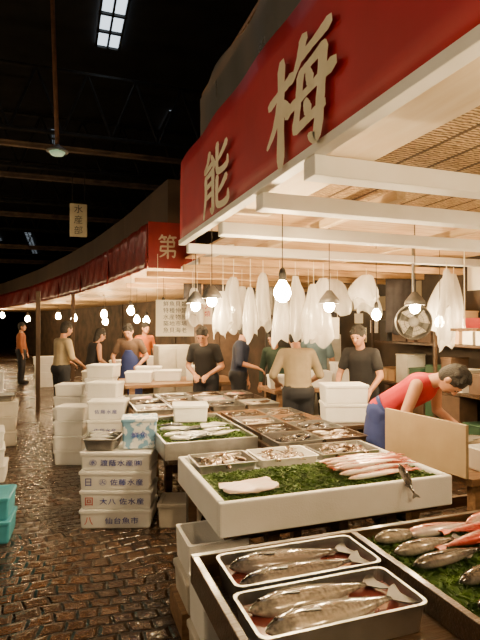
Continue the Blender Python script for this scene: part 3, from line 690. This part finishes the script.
tag(o, 'thin pale pinkish white fillet laid on green leaves', 'fillet')
make_fish('fish', .2, .026, .016, FM_DARK, FIN_D, 'dark fish with its tail hanging over the tub rim', True, (1.87, 2.415, .765), (rad(4), rad(46), rad(-88)))
bm = bmesh.new(); bbox(bm, -.36, .36, -.012, .012, 0, .33); o = finish('splash_board', bm, BOARD, loc=(2.315, 2.82, .705), rot=(0, 0, rad(-84)), bevel=.003)
tag(o, 'worn grey brown plywood splash board standing beside the display', 'board')
bench(2.38, 3.5, 2.45, 3.22, .7, 'wooden cutting counter where the bending man works', m=WOODM, inset=.1)
tag(boxobj('cutting_board', 2.5, 3.15, 2.8, 3.18, .7, .76, BOARD), 'thick wooden cutting board on the counter', 'cutting board')
make_fish('fish', .5, .06, .04, FM_SILV, FIN_D, 'silver fish being cleaned on the cutting board', True, (2.82, 3.0, .80), (0, 0, .1))
foam_box((2.68, 2.6, .702), .3, .24, .14, 'small white foam box on the cutting counter', lid=False)
foam_box((3.3, 3.0, .702), .3, .24, .16, 'white foam box on the cutting counter', yaw=.2)

# ---- foreground tub
bench(.56, 2.26, 1.22, 1.98, .6, 'low dark bench carrying the wooden fish tub', inset=.3)
tub(.5, 2.3, 1.15, 2.02, .6, .715, WOODD, 'dark wet wooden tub holding steel fish trays', t=.03, divider=1.25)
for (x0, x1, y0, y1) in ((.585, 1.2, 1.69, 1.965), (.555, 1.17, 1.385, 1.665)):
    tray('steel_tray', ((x0+x1)/2, (y0+y1)/2, .622), x1-x0, y1-y0, .100, STEEL, 'stainless steel tray of large fish in bloody water', group='steel fish trays', flare=.012, r=.03, lip=.007)
    bm = bmesh.new(); ps = rrect(x1-x0-.036, y1-y0-.036, .028); bm.faces.new([bm.verts.new((x, y, 0)) for x, y in ps])
    o = finish('bloody_water', bm, WATER, loc=((x0+x1)/2, (y0+y1)/2, .682)); tag(o, 'reddish meltwater pooled in a steel tray', 'water', kind='stuff')
make_fish('fish', .50, .060, .036, FM_BIG, FIN_D, 'large glossy grey brown fish lying in a steel tray', True, (.84, 1.592, .70), (.05, 0, .05), 'large grey fish')
make_fish('fish', .52, .066, .038, FM_BIG, FIN_D, 'large glossy grey brown fish lying in a steel tray', True, (.855, 1.468, .705), (.05, 0, .08), 'large grey fish')
make_fish('fish', .52, .062, .036, FM_DARK, FIN_D, 'dark glossy fish lying in the rear steel tray', True, (.88, 1.885, .70), (.05, .02, .03), 'dark fish')
make_fish('fish', .52, .056, .034, FM_DARK, FIN_D, 'shiny dark fish lying in a steel tray', True, (.88, 1.77, .70), (.1, 0, .06), 'dark fish')
grass('leaf_bed', 1.27, 2.26, 1.19, 1.98, .665, 5200, 'bed of green leaf sprigs in the wooden tub', hmax=.03)
R = [(1.66, 1.9, .02), (1.84, 1.83, -.08), (2.0, 1.9, .1), (1.72, 1.76, .1), (2.02, 1.73, 0)]
src = None
for k, (x, y, a) in enumerate(R):
    if src is None: src = make_fish('red_fish', .42, .040, .028, FM_RED, FIN_R, 'slim silvery red fish lying on green leaves', True, (x, y, .71), (.05, 0, a), 'red fish on leaves')
    else: copy_thing(src, (x, y, .71+.01*(k % 3)), (.05, 0, a+math.pi*(k % 2)))
for (x, y, a, l) in ((1.5, 1.66, .08, .4), (1.48, 1.78, .1, .36), (1.60, 1.52, .18, .46), (1.53, 1.38, .22, .44), (1.95, 1.52, .1, .44), (1.9, 1.36, .15, .44), (1.44, 1.9, .0, .28)):
    make_fish('fish', l, .038, .028, FM_DARK if y < 1.7 else FM_BIG, FIN_D, 'dark fish lying on green leaves in the wooden tub', True, (x, y, .71), (.05, 0, a), 'dark fish on leaves')

# ---- second row
bench(.78, 1.46, 3.84, 4.92, .62, 'dark bench under the steel display behind the main tub', inset=.2)
tub(.74, 1.5, 3.8, 4.95, .62, .752, STEEL, 'stainless steel display tub with silver fish on green leaves', t=.02, fill=ICE, fz=.70)
grass('leaf_bed', .77, 1.47, 3.83, 4.9, .708, 3000, 'green leaf sprigs over ice in the steel tub')
scatter_fish(20, .88, 1.36, 3.92, 4.4, .725, .24, .027, .02, FM_SILV, 'silver fish laid on green leaves', 'silver fish on leaves', ang=.1, jit=.3, layers=.03)
foam_box((1.17, 4.74, .738), .34, .26, .16, 'white foam box resting on the steel display', yaw=rad(-12))
bench(1.53, 2.34, 3.5, 4.98, .7, 'dark table crowded with trays of fish', m=WOODD, inset=.2)
bench(2.36, 3.2, 4.15, 4.75, .7, 'dark table carrying a pair of foam boxes', m=WOODD, inset=.2)
random.seed(11)
for i in range(2):
    for j in range(4):
        x, y = 1.735+i*.4, 3.67+j*.375
        tray('fish_tray', (x, y, .702), .395, .365, .06, (DSTEEL, WOODD, STEEL, WOODM)[(i+j) % 4], 'shallow dark tray of fish on the dark table', group='trays on the dark table', flare=.008, r=.01, lip=.008)
        scatter_fish(14, x-.08, x+.08, y-.12, y+.12, .715, .2, .024, .016, (FM_DARK, FM_BROWN, FM_DARK)[(i+2*j) % 3], 'small fish heaped in a shallow tray', 'fish in trays on the dark table', ang=.3, jit=.5, layers=.03)
foam_box((2.66, 4.42, .702), .44, .32, .18, 'lower white foam box of a pair on the table', yaw=rad(-18))
foam_box((2.66, 4.42, .885), .44, .32, .18, 'upper white foam box of a pair on the table', yaw=rad(-16), text=None)
# ---- third row
bench(.72, 2.3, 5.15, 6.5, .72, 'brown table with fish trays further along', m=WOODM, inset=.2)
for i in range(4):
    for j in range(3):
        x, y = .92+i*.4, 5.38+j*.42
        tray('fish_tray', (x, y, .722), .39, .39, .055, (STEEL, WOODD, DSTEEL)[(i+j) % 3], 'shallow fish tray on the brown table', group='trays on the brown table', flare=.008, r=.01, lip=.008)
        scatter_fish(6, x-.08, x+.08, y-.1, y+.1, .735, .2, .028, .018, (FM_BROWN, FM_DARK, FM_PINK)[(i*2+j) % 3], 'fish in a shallow tray on the brown table', 'fish on the brown table', ang=.2, jit=.5, layers=.02)
bench(2.45, 3.9, 5.65, 6.2, .85, 'long brown counter behind the shoppers', m=WOODM, inset=.1)
bench(.85, 2.6, 7.2, 8.2, .8, 'wooden table with boxes further along the row', m=WOODM, inset=.1)
bench(.7, 2.2, 9.2, 10.4, .8, 'distant wooden sales table', m=WOODM, inset=.1)
for (x, y, z, w, h) in ((1.1, 7.6, .8, .4, .16), (1.55, 7.7, .8, .42, .16), (2.02, 7.6, .8, .42, .22), (1.3, 7.95, .8, .4, .2), (2.62, 5.9, .85, .3, .16), (3.1, 5.9, .85, .45, .2), (3.6, 5.9, .85, .4, .3), (1.1, 9.6, .8, .5, .2), (1.8, 9.7, .8, .5, .25)):
    foam_box((x, y, z+.002), w, .3, h, 'white foam box among the crowded tables further along', yaw=rad(-15))
def cabinet(x, y, w, h, m, label, yaw=0):
    e = empty('steel_cabinet', (x, y, 0), (0, 0, yaw)); tag(e, label, 'cabinet')
    bm = bmesh.new(); bbox(bm, -w/2, w/2, -.25, .25, 0, h); finish('cabinet_body', bm, m, e, .01)
    for s in (-1, 1):
        bm = bmesh.new(); bbox(bm, min(s*.01, s*(w/2-.01)), max(s*.01, s*(w/2-.01)), -.27, -.252, .05, h-.05); d = finish('door', bm, m, e, .005)
        bm = bmesh.new(); bbox(bm, min(s*.03, s*.05), max(s*.03, s*.05), -.295, -.272, h*.45, h*.55); finish('handle', bm, STEEL, d)
cabinet(1.85, 8.75, .6, 1.3, GREYP, 'pale grey enamel cabinet with two doors')
DK = mat('dark_cabinet', (.06, .055, .05), (.03, .028, .025), .5); DK2 = mat('brown_cabinet', (.12, .07, .04), (.07, .04, .025), .6)
cabinet(2.75, 8.9, .9, 1.9, DK2, 'tall dark brown cupboard against the back', rad(-15)); cabinet(3.85, 8.3, .8, 1.75, DK, 'tall dark steel fridge with two doors', rad(-20)); cabinet(3.95, 7.35, .7, 1.5, GREYP, 'grey enamel ice cabinet', rad(-25))
random.seed(21)
cols = [CARD, DK2, GREYP, FOAMD, mat('dark_green_plastic', (.04, .1, .06), (.03, .07, .04), .5), DK2, DK]
def rack(yc):
    e = empty('shelf_rack', (4.42, yc, 0)); tag(e, 'brown wooden shelf rack crowded with goods', 'shelf', 'shelf racks')
    for z in (.4, .85, 1.4):
        bm = bmesh.new(); bbox(bm, -.2, .2, -1.3, 1.3, z, z+.025); finish('shelf', bm, WOODD, e)
    for sy in (-1.28, 0, 1.28):
        bm = bmesh.new(); bbox(bm, -.23, -.201, sy-.02, sy+.02, 0, 2.0); finish('post', bm, WOODD, e)
    for z in (.427, .877, 1.427):
        y = yc-1.2
        while y < yc+1.1:
            w = random.uniform(.12, .34); h = random.uniform(.1, .42); m = random.choice(cols)
            b = empty('storage_box', (4.42+random.uniform(-.03, .03), y+w/2, z+.001), (0, 0, random.uniform(-.12, .12))); tag(b, 'storage box crammed on the wooden shelf rack', 'box', 'boxes on the shelf rack')
            bm = bmesh.new(); bbox(bm, -.15, .15, -w/2+.015, w/2-.015, 0, h); finish('box_body', bm, m, b, .006)
            bm = bmesh.new(); bbox(bm, -.156, .156, -w/2+.009, w/2-.009, h, h+.02); finish('lid', bm, m, b, .006)
            y += w+.03
rack(4.9)
# notices stuck on the partition
for k in range(16):
    y = random.uniform(3.2, 10); z = random.uniform(1.25, 2.1); w_, h_ = random.uniform(.12, .3), random.uniform(.15, .38)
    bm = bmesh.new(); bbox(bm, -.004, .0, -w_/2, w_/2, 0, h_); o = finish('paper_notice', bm, random.choice([PAPER, PAPERD, PAPERD]), loc=(4.698, y, z)); tag(o, 'paper notice pinned on the dark partition', 'notice', 'paper notices on the partition')
# dark cloths and hooks hanging in the rear bays
DCL = mat('dark_cloth', (.05, .045, .05), (.02, .018, .02), .9, scale=6, bump=.5); GCL = mat('grey_cloth', (.3, .28, .24), (.2, .18, .16), .9, scale=6, bump=.5)
for k, (x, y, w_, h_, z, m_) in enumerate(((2.1, 7.0, .35, .5, 2.24, DCL), (2.65, 7.5, .5, .6, 2.24, DCL), (3.15, 7.1, .35, .45, 2.24, GCL), (3.7, 6.6, .4, .6, 2.24, DCL), (3.3, 5.9, .3, .35, 2.24, DCL), (4.1, 5.4, .4, .7, 2.24, DCL), (4.0, 3.5, .3, .45, 2.24, DCL), (1.75, 6.95, .25, .45, 2.24, DCL), (4.3, 3.35, .3, .7, 2.24, GCL))):
    bm = bmesh.new(); n = 16; g = []
    for j in range(6): g.append([bm.verts.new((w_*(i/n-.5), .03*math.sin(i*1.3+j*.3)*(.3+j/6), -h_*j/5+.02*math.sin(i*.8)*(j/5))) for i in range(n+1)])
    for j in range(5):
        for i in range(n): bm.faces.new((g[j][i], g[j][i+1], g[j+1][i+1], g[j+1][i]))
    o = finish('hanging_cloth', bm, m_, loc=(x, y, z), rot=(0, 0, rad(-15)), smooth=True); o.modifiers.new('s', 'SOLIDIFY').thickness = .006
    tag(o, 'dark work cloth or apron hung from a beam' if m_ is DCL else 'grey work cloth hung from a beam', 'cloth', 'hanging cloths')

# ================================================================ FLOOR BOXES
Y0 = rad(-19)
bx = (.475, 4.38)
txt = [('仙台魚市', '八', INKR), ('大八 佐水産', '回', INKR), ('㊋ 佐藤水産', '日', INKB), ('㊌ 渡蔭水産㈱', None, None)]
for k in range(4):
    foam_box((bx[0]+random.uniform(-.01, .01), bx[1], .002+k*.155), .59, .39, .152, 'white foam fish box printed with blue characters in a stack', yaw=Y0+rad(random.uniform(-1.5, 1.5)), text=txt[k][0], mark=txt[k][1], ink=INKB, mink=txt[k][2], group='stack of printed foam boxes', tsize=.36)
c, s = math.cos(Y0), math.sin(Y0)
def onstack(u, v): return (bx[0]+u*c-v*s, bx[1]+u*s+v*c)
p = onstack(.16, .02)
BB = mat('bluish_box', (.18, .38, .6), (.75, .8, .82), .5, scale=16, contrast=(.47, .53))
foam_box((*p, .624), .30, .26, .25, 'blue and white printed fish box on top of the stack', yaw=Y0+rad(10), text='鮮魚', ink=INKB, m=BB, group='stack of printed foam boxes', tsize=.22)
p = onstack(-.14, .0)
tray('fish_tray', (*p, .624), .29, .34, .09, DSTEEL, 'dark metal tray of fish on the box stack', yaw=Y0)
for k in range(5): make_fish('fish', .24, .03, .02, FM_SILV, None, 'silver fish in the dark tray', False, (p[0]+random.uniform(-.03, .03), p[1]-.08+.04*k, .68+.01*k), (0, 0, Y0+random.uniform(-.3, .3)), 'fish in the dark tray')
foam_box((.95, 4.16, .002), .36, .3, .2, 'dirty low foam box on the cobbles', yaw=Y0, m=FOAMD)
def carton(x, y, z, w, d, h, yaw, label, m=CARD):
    e = empty('carton', (x, y, z), (0, 0, yaw)); tag(e, label, 'box')
    bm = bmesh.new(); bbox(bm, -w/2, w/2, -d/2, d/2, 0, h); finish('carton_body', bm, m, e, .004)
    for sg in (-1, 1):
        bm = bmesh.new(); bbox(bm, -w/2, w/2, min(0, sg*d/2)+.002, max(0, sg*d/2)-.002, h, h+.006); finish('flap', bm, m, e)
carton(.56, 4.95, 0, .26, .26, .45, Y0, 'brown cardboard carton beside the foam box stack')
carton(.5, 5.32, 0, .26, .26, .4, Y0, 'brown cardboard carton beside the foam box stack')
def stack(x, y, n, w, d, h, yaw=Y0, txts=None, m=None, gr='foam box stacks along the aisle', z=0.002, label='white foam fish box stacked along the aisle'):
    for k in range(n):
        foam_box((x+random.uniform(-.025, .025), y+random.uniform(-.02, .02), z+k*(h+.003)), w, d, h, label, yaw=yaw+rad(random.uniform(-6, 6)), text=txts, group=gr, m=m, tsize=.25)
stack(.5, 5.85, 4, .42, .32, .2, txts='佐藤水産'); stack(.13, 6.4, 4, .36, .3, .17); stack(.52, 6.55, 5, .4, .3, .185, yaw=rad(-28)); stack(.13, 7.0, 3, .4, .3, .17, yaw=rad(-5)); stack(.55, 7.35, 6, .4, .35, .18); stack(.15, 7.6, 5, .4, .35, .16); stack(.5, 7.95, 5, .38, .3, .19, m=FOAMD)
foam_box((.79, 2.72, .14), .36, .34, .17, 'dirty white foam box stacked beside the display', m=FOAMD, group='foam boxes between the tables')
foam_box((.80, 2.74, .313), .36, .34, .18, 'white foam box stacked beside the display', m=FOAM, lid=False, group='foam boxes between the tables')
tag(boxobj('wooden_pallet', .6, 1.04, 2.60, 2.92, 0, .138, WOODM), 'low wooden pallet under foam boxes', 'pallet')
foam_box((.74, 2.24, .002), .34, .3, .24, 'dirty white foam box standing on the cobbles', m=FOAMD, group='foam boxes between the tables')
foam_box((.74, 2.24, .245), .34, .3, .22, 'white foam box between the two displays', m=FOAM, lid=False, group='foam boxes between the tables')
stack(-.60, 4.38, 2, .5, .36, .17, yaw=rad(-4), m=BLUEPL, gr='turquoise crates at the aisle edge', label='turquoise plastic fish crate at the aisle edge')
stack(-.80, 6.0, 3, .5, .4, .175, yaw=rad(5), gr='foam boxes at the aisle edge')
stack(-.82, 7.7, 3, .5, .4, .2, yaw=rad(5), gr='foam boxes at the aisle edge', m=FOAMD)
tray('fish_tray', (-.82, 7.7, .614), .46, .36, .08, STEEL, 'steel tray with fish on boxes at the aisle edge')
stack(-1.25, 10.2, 4, .55, .4, .2, yaw=rad(5), gr='foam boxes at the aisle edge')
stack(-.4, 14.5, 4, .55, .4, .2, yaw=rad(5), gr='foam boxes at the aisle edge')
for (x, y, h) in ((-.42, 10.5, 2.3), (.25, 12.0, 2.35)):
    bm = bmesh.new(); bbox(bm, -.04, .04, -.04, .04, 0, h); o = finish('stall_post', bm, WOODK, loc=(x, y, 0), bevel=.004); tag(o, 'dark wooden post in the market aisle', 'post', 'stall posts')

# ================================================================ HANGING THINGS
def bag(x, y, ztop, w, h, yaw, seed, name='plastic_bag'):
    rnd = random.Random(seed); e_r = []
    bm = bmesh.new(); n = 40; NR = 14
    ph = [rnd.uniform(0, 6) for _ in range(8)]
    sk_ = rnd.uniform(-.18, .18); p_ = rnd.uniform(.4, .9)
    for j in range(NR):
        t = j/(NR-1); rr = w/2*(.3+.75*min(1, t*1.5)**p_)*(1+.05*math.sin(t*7+ph[5])); dd = rr*.3
        ring = []
        for i in range(n):
            a = 2*math.pi*i/n; k = 1+.12*math.sin(3*a+ph[0]+t*1.5)+.13*math.sin(5*a+ph[1]-t*1.2)+.06*math.sin(8*a+ph[2]+t)
            zz = -h*t+.05*math.sin(a+ph[3])*t+(.04*math.sin(3*a+ph[4]) if j == NR-1 else 0)
            ring.append((rr*k*math.cos(a)+sk_*w*math.sin(t*3), dd*k*math.sin(a), zz))
        e_r.append(ring)
    loft(bm, e_r, cap0=False, cap1=False)
    o = finish(name, bm, PLAST, loc=(x, y, ztop), rot=(0, 0, yaw), smooth=True)
    tag(o, 'creased translucent white plastic bag hanging from the stall beam', 'bag', 'hanging plastic bags')
    bm = bmesh.new(); cyl(bm, (0, 0, -.02), (0, 0, 2.27-ztop), .003, n=5); finish('hanging_string', bm, LETTER, o)
    return o
random.seed(5)
for k, (x, y, zt, w, h) in enumerate(((1.40, 4.42, 1.96, .18, .36), (1.53, 4.50, 2.1, .2, .5), (1.66, 4.40, 2.0, .16, .44), (1.82, 4.48, 2.15, .18, .5), (1.96, 4.40, 2.06, .18, .55), (2.16, 4.48, 2.13, .22, .58), (2.32, 4.40, 2.05, .18, .5), (2.48, 4.50, 2.12, .24, .62),
     (1.35, 5.3, 2.05, .2, .35), (1.9, 5.3, 2.08, .22, .4), (2.6, 5.3, 2.12, .22, .4),
     (3.66, 4.1, 2.2, .16, .75), (3.44, 3.85, 2.18, .12, .36), (3.05, 5.35, 2.2, .36, .36), (3.55, 5.3, 2.2, .3, .4), (3.98, 4.35, 2.2, .22, .6), (3.15, 4.75, 2.2, .26, .3), (4.2, 4.7, 2.2, .3, .6))):
    bag(x, y, zt, w, h, random.uniform(-.5, .5), k)
e = empty('electric_fan', (3.22, 4.05, 1.68), (0, 0, rad(-35))); tag(e, 'round dark grey electric fan hanging from the ceiling', 'fan')
def torus(bm, R, r, y, n=28, m=6):
    rs = []
    for i in range(n):
        a = 2*math.pi*i/n; rs.append([((R+r*math.cos(2*math.pi*j/m))*math.cos(a), y+r*math.sin(2*math.pi*j/m), (R+r*math.cos(2*math.pi*j/m))*math.sin(a)) for j in range(m)])
    rs.append(rs[0]); loft(bm, rs, False, False)
bm = bmesh.new()
for R_, y_ in ((.17, 0), (.165, -.035), (.13, -.045), (.09, -.05), (.05, -.055)): torus(bm, R_, .003, y_)
for k in range(24):
    a = 2*math.pi*k/24; cyl(bm, (.02*math.cos(a), -.058, .02*math.sin(a)), (.17*math.cos(a), -.02, .17*math.sin(a)), .0015, n=5)
finish('wire_guard', bm, FANM, e)
bm = bmesh.new()
rs = []
for r_, y_ in ((.172, -.03), (.176, .0), (.172, .045), (.12, .075), (.05, .08), (.05, .076), (.118, .07), (.165, .042), (.168, -.03)):
    rs.append([(r_*math.cos(2*math.pi*i/28), y_, r_*math.sin(2*math.pi*i/28)) for i in range(28)])
loft(bm, rs, False, False); finish('fan_housing', bm, FANM, e, smooth=True)
for k in range(4):
    a0 = math.pi/2*k+.4; bm = bmesh.new(); v = []
    for t, w in ((.03, .3), (.09, .5), (.15, .5)):
        for sg in (-1, 1): v.append(bm.verts.new((t*math.cos(a0+sg*w), sg*.015, t*math.sin(a0+sg*w))))
    bm.faces.new((v[0], v[1], v[3], v[2])); bm.faces.new((v[2], v[3], v[5], v[4])); o = finish('blade', bm, GREYP, e); o.modifiers.new('s', 'SOLIDIFY').thickness = .003
bm = bmesh.new(); cyl(bm, (0, -.03, 0), (0, .13, 0), .045, .04, 16); finish('motor', bm, DSTEEL, e, .005)
bm = bmesh.new(); cyl(bm, (0, .1, .03), (0, .1, .8), .012, n=8); finish('hanging_rod', bm, DSTEEL, e)
def paper_sign(x, y, z, w, h, lines, ink=INKK, label='cream paper notice with handwritten characters', size=.1, yaw=0):
    e = empty('paper_sign', (x, y, z), (0, 0, yaw)); tag(e, label, 'sign')
    bm = bmesh.new(); bbox(bm, -w/2, w/2, -.004, .004, 0, h); finish('paper', bm, PAPER, e)
    for s in (-1, 1):
        bm = bmesh.new(); cyl(bm, (s*(w/2-.02), 0, h), (s*(w/2-.02), 0, 2.47-z), .003, n=5); finish('string', bm, LETTER, e)
    for k, t in enumerate(lines): text_obj('lettering', t, size, ink, e, (0, -.006, h-size*.75-k*size*1.15), (rad(90), 0, 0), bold=0)
paper_sign(1.24, 5.75, 1.52, .44, .42, ['鮮魚貝類', '特種仲卸', '水産物部', '築地市場', '魚貝海老'], INKK, 'white notice panel with dense dark handwriting', .066, yaw=rad(-15))
paper_sign(1.60, 5.8, 1.66, .2, .26, ['活〆', '貝類'], INKR, 'cream paper notice with red characters', .075, yaw=rad(-15))
paper_sign(3.0, 5.45, 1.48, .4, .26, ['水産'], INKK, 'white paper notice hanging over the counter', yaw=rad(-15))
e = empty('hanging_shelf', (3.95, 3.88, 1.59)); tag(e, 'small wooden shelf board hung on cords', 'shelf')
bm = bmesh.new(); bbox(bm, -.29, .29, -.17, .17, 0, .028); finish('shelf_board', bm, WOODM, e)
for sx in (-.27, .27):
    bm = bmesh.new(); cyl(bm, (sx, 0, .02), (sx, 0, .88), .005, n=6); finish('cord', bm, LETTER, e)
bm = bmesh.new(); tray_bm(bm, .38, .25, .1, t=.006, flare=.01, r=.015); tag(finish('red_crate', bm, REDPL, loc=(3.95, 3.88, 1.62)), 'red plastic crate on a hanging shelf', 'crate')

# ================================================================ PEOPLE
def cloth(n, c): return mat(n, c, tuple(x*.7 for x in c), .85, scale=5, bump=.5, bscale=9)
JEANS = cloth('dark_trousers', (.02, .022, .03)); KH = cloth('khaki_shirt', (.3, .24, .15)); KH2 = cloth('tan_shirt', (.45, .36, .22)); BLK = cloth('black_shirt', (.015, .015, .018))
REDS = cloth('red_shirt', (.5, .015, .025)); ORG = cloth('orange_shirt', (.6, .16, .03)); ORGD = cloth('rust_jacket', (.3, .09, .03)); BLU = cloth('blue_apron', (.03, .05, .2)); CY = cloth('pale_blue_shirt', (.2, .32, .4)); BRN = cloth('brown_shirt', (.1, .06, .04)); NAVY = cloth('navy_shirt', (.02, .03, .07)); DGR = cloth('dark_green_shirt', (.03, .06, .045))
person('man in red sleeveless shirt and blue apron bending over counter', (2.58, 3.60, 0), rad(-155), REDS, BLU, lean=56, hpitch=76, hyaw=0, lh=(-.16, .52, .86), rh=(.13, .5, .86), sleeve='none', apron=BLU, bib=False, voxel=.008, sc=1.0)
person('man in a khaki shirt seen from behind at the fish table', (2.52, 5.15, 0), rad(-15), KH, JEANS, lean=12, hpitch=38, lh=(-.2, .32, 1.0), rh=(.2, .32, 1.0), sleeve='rolled', sc=.97, voxel=.010)
person('dark haired man in a black shirt looking aside', (3.3, 5.05, 0), rad(125), BLK, JEANS, lean=8, hpitch=20, lh=(-.2, .3, .95), rh=(.2, .3, .95), sc=.97, voxel=.010)
person('man in a tan shirt standing in the aisle', (.0, 8.9, 0), rad(-60), KH2, JEANS, lean=4, hpitch=15, lh=(-.15, .28, 1.0), rh=(.2, .25, 1.0), sleeve='rolled', sc=1.0)
person('woman in a dark top beside the fish boxes', (.5, 9.2, 0), rad(-70), BLK, JEANS, lean=10, hpitch=25, hair='long', sc=.94, lh=(-.15, .3, 1.0), rh=(.2, .25, 1.0), sleeve='none')
person('man in a brown shirt behind the distant table', (1.12, 8.72, 0), rad(160), BRN, JEANS, lean=14, hpitch=30, sc=1.0, lh=(-.2, .3, 1.0), rh=(.2, .3, 1.0), apron=BLU)
person('man in an orange shirt by a sales table', (1.65, 10.8, 0), rad(-160), ORG, JEANS, lean=5, hpitch=12, sc=1.0)
person('man in a black shirt with hands together behind the counter', (1.92, 6.85, 0), rad(150), BLK, JEANS, lean=14, hpitch=32, sc=.98, lh=(-.1, .25, 1.0), rh=(.1, .25, 1.0))
person('man in a navy shirt turned sideways behind the counter', (2.42, 6.9, 0), rad(240), NAVY, JEANS, lean=6, hpitch=15, sc=1.0, lh=(-.18, .1, .85), rh=(.18, .3, 1.05), sleeve='rolled')
person('dark green dressed person behind the khaki shirt man', (3.0, 6.8, 0), rad(130), DGR, JEANS, lean=12, hpitch=20, sc=.93, sleeve='long')
person('man in a pale blue shirt half hidden behind bags', (3.6, 6.75, 0), rad(150), CY, JEANS, lean=8, hpitch=10, sc=1.0)
person('person in a rust jacket far down the aisle', (-1.05, 15.3, 0), rad(-100), ORGD, JEANS, sleeve='long', sc=1.0)

# ================================================================ WORLD, CAMERA
w = bpy.data.worlds.new('World'); bpy.context.scene.world = w; w.use_nodes = True
w.node_tree.nodes['Background'].inputs[0].default_value = (0.5, 0.6, 0.8, 1); w.node_tree.nodes['Background'].inputs[1].default_value = 0.012
cam = bpy.data.cameras.new('Camera'); co = bpy.data.objects.new('Camera', cam); C.objects.link(co)
cam.lens = 28.4; cam.sensor_width = 36; cam.clip_end = 200; cam.clip_start = .05
co.location = (0, 0, 1.65); co.rotation_euler = (rad(90.57), 0, rad(-19.5))
bpy.context.scene.camera = co
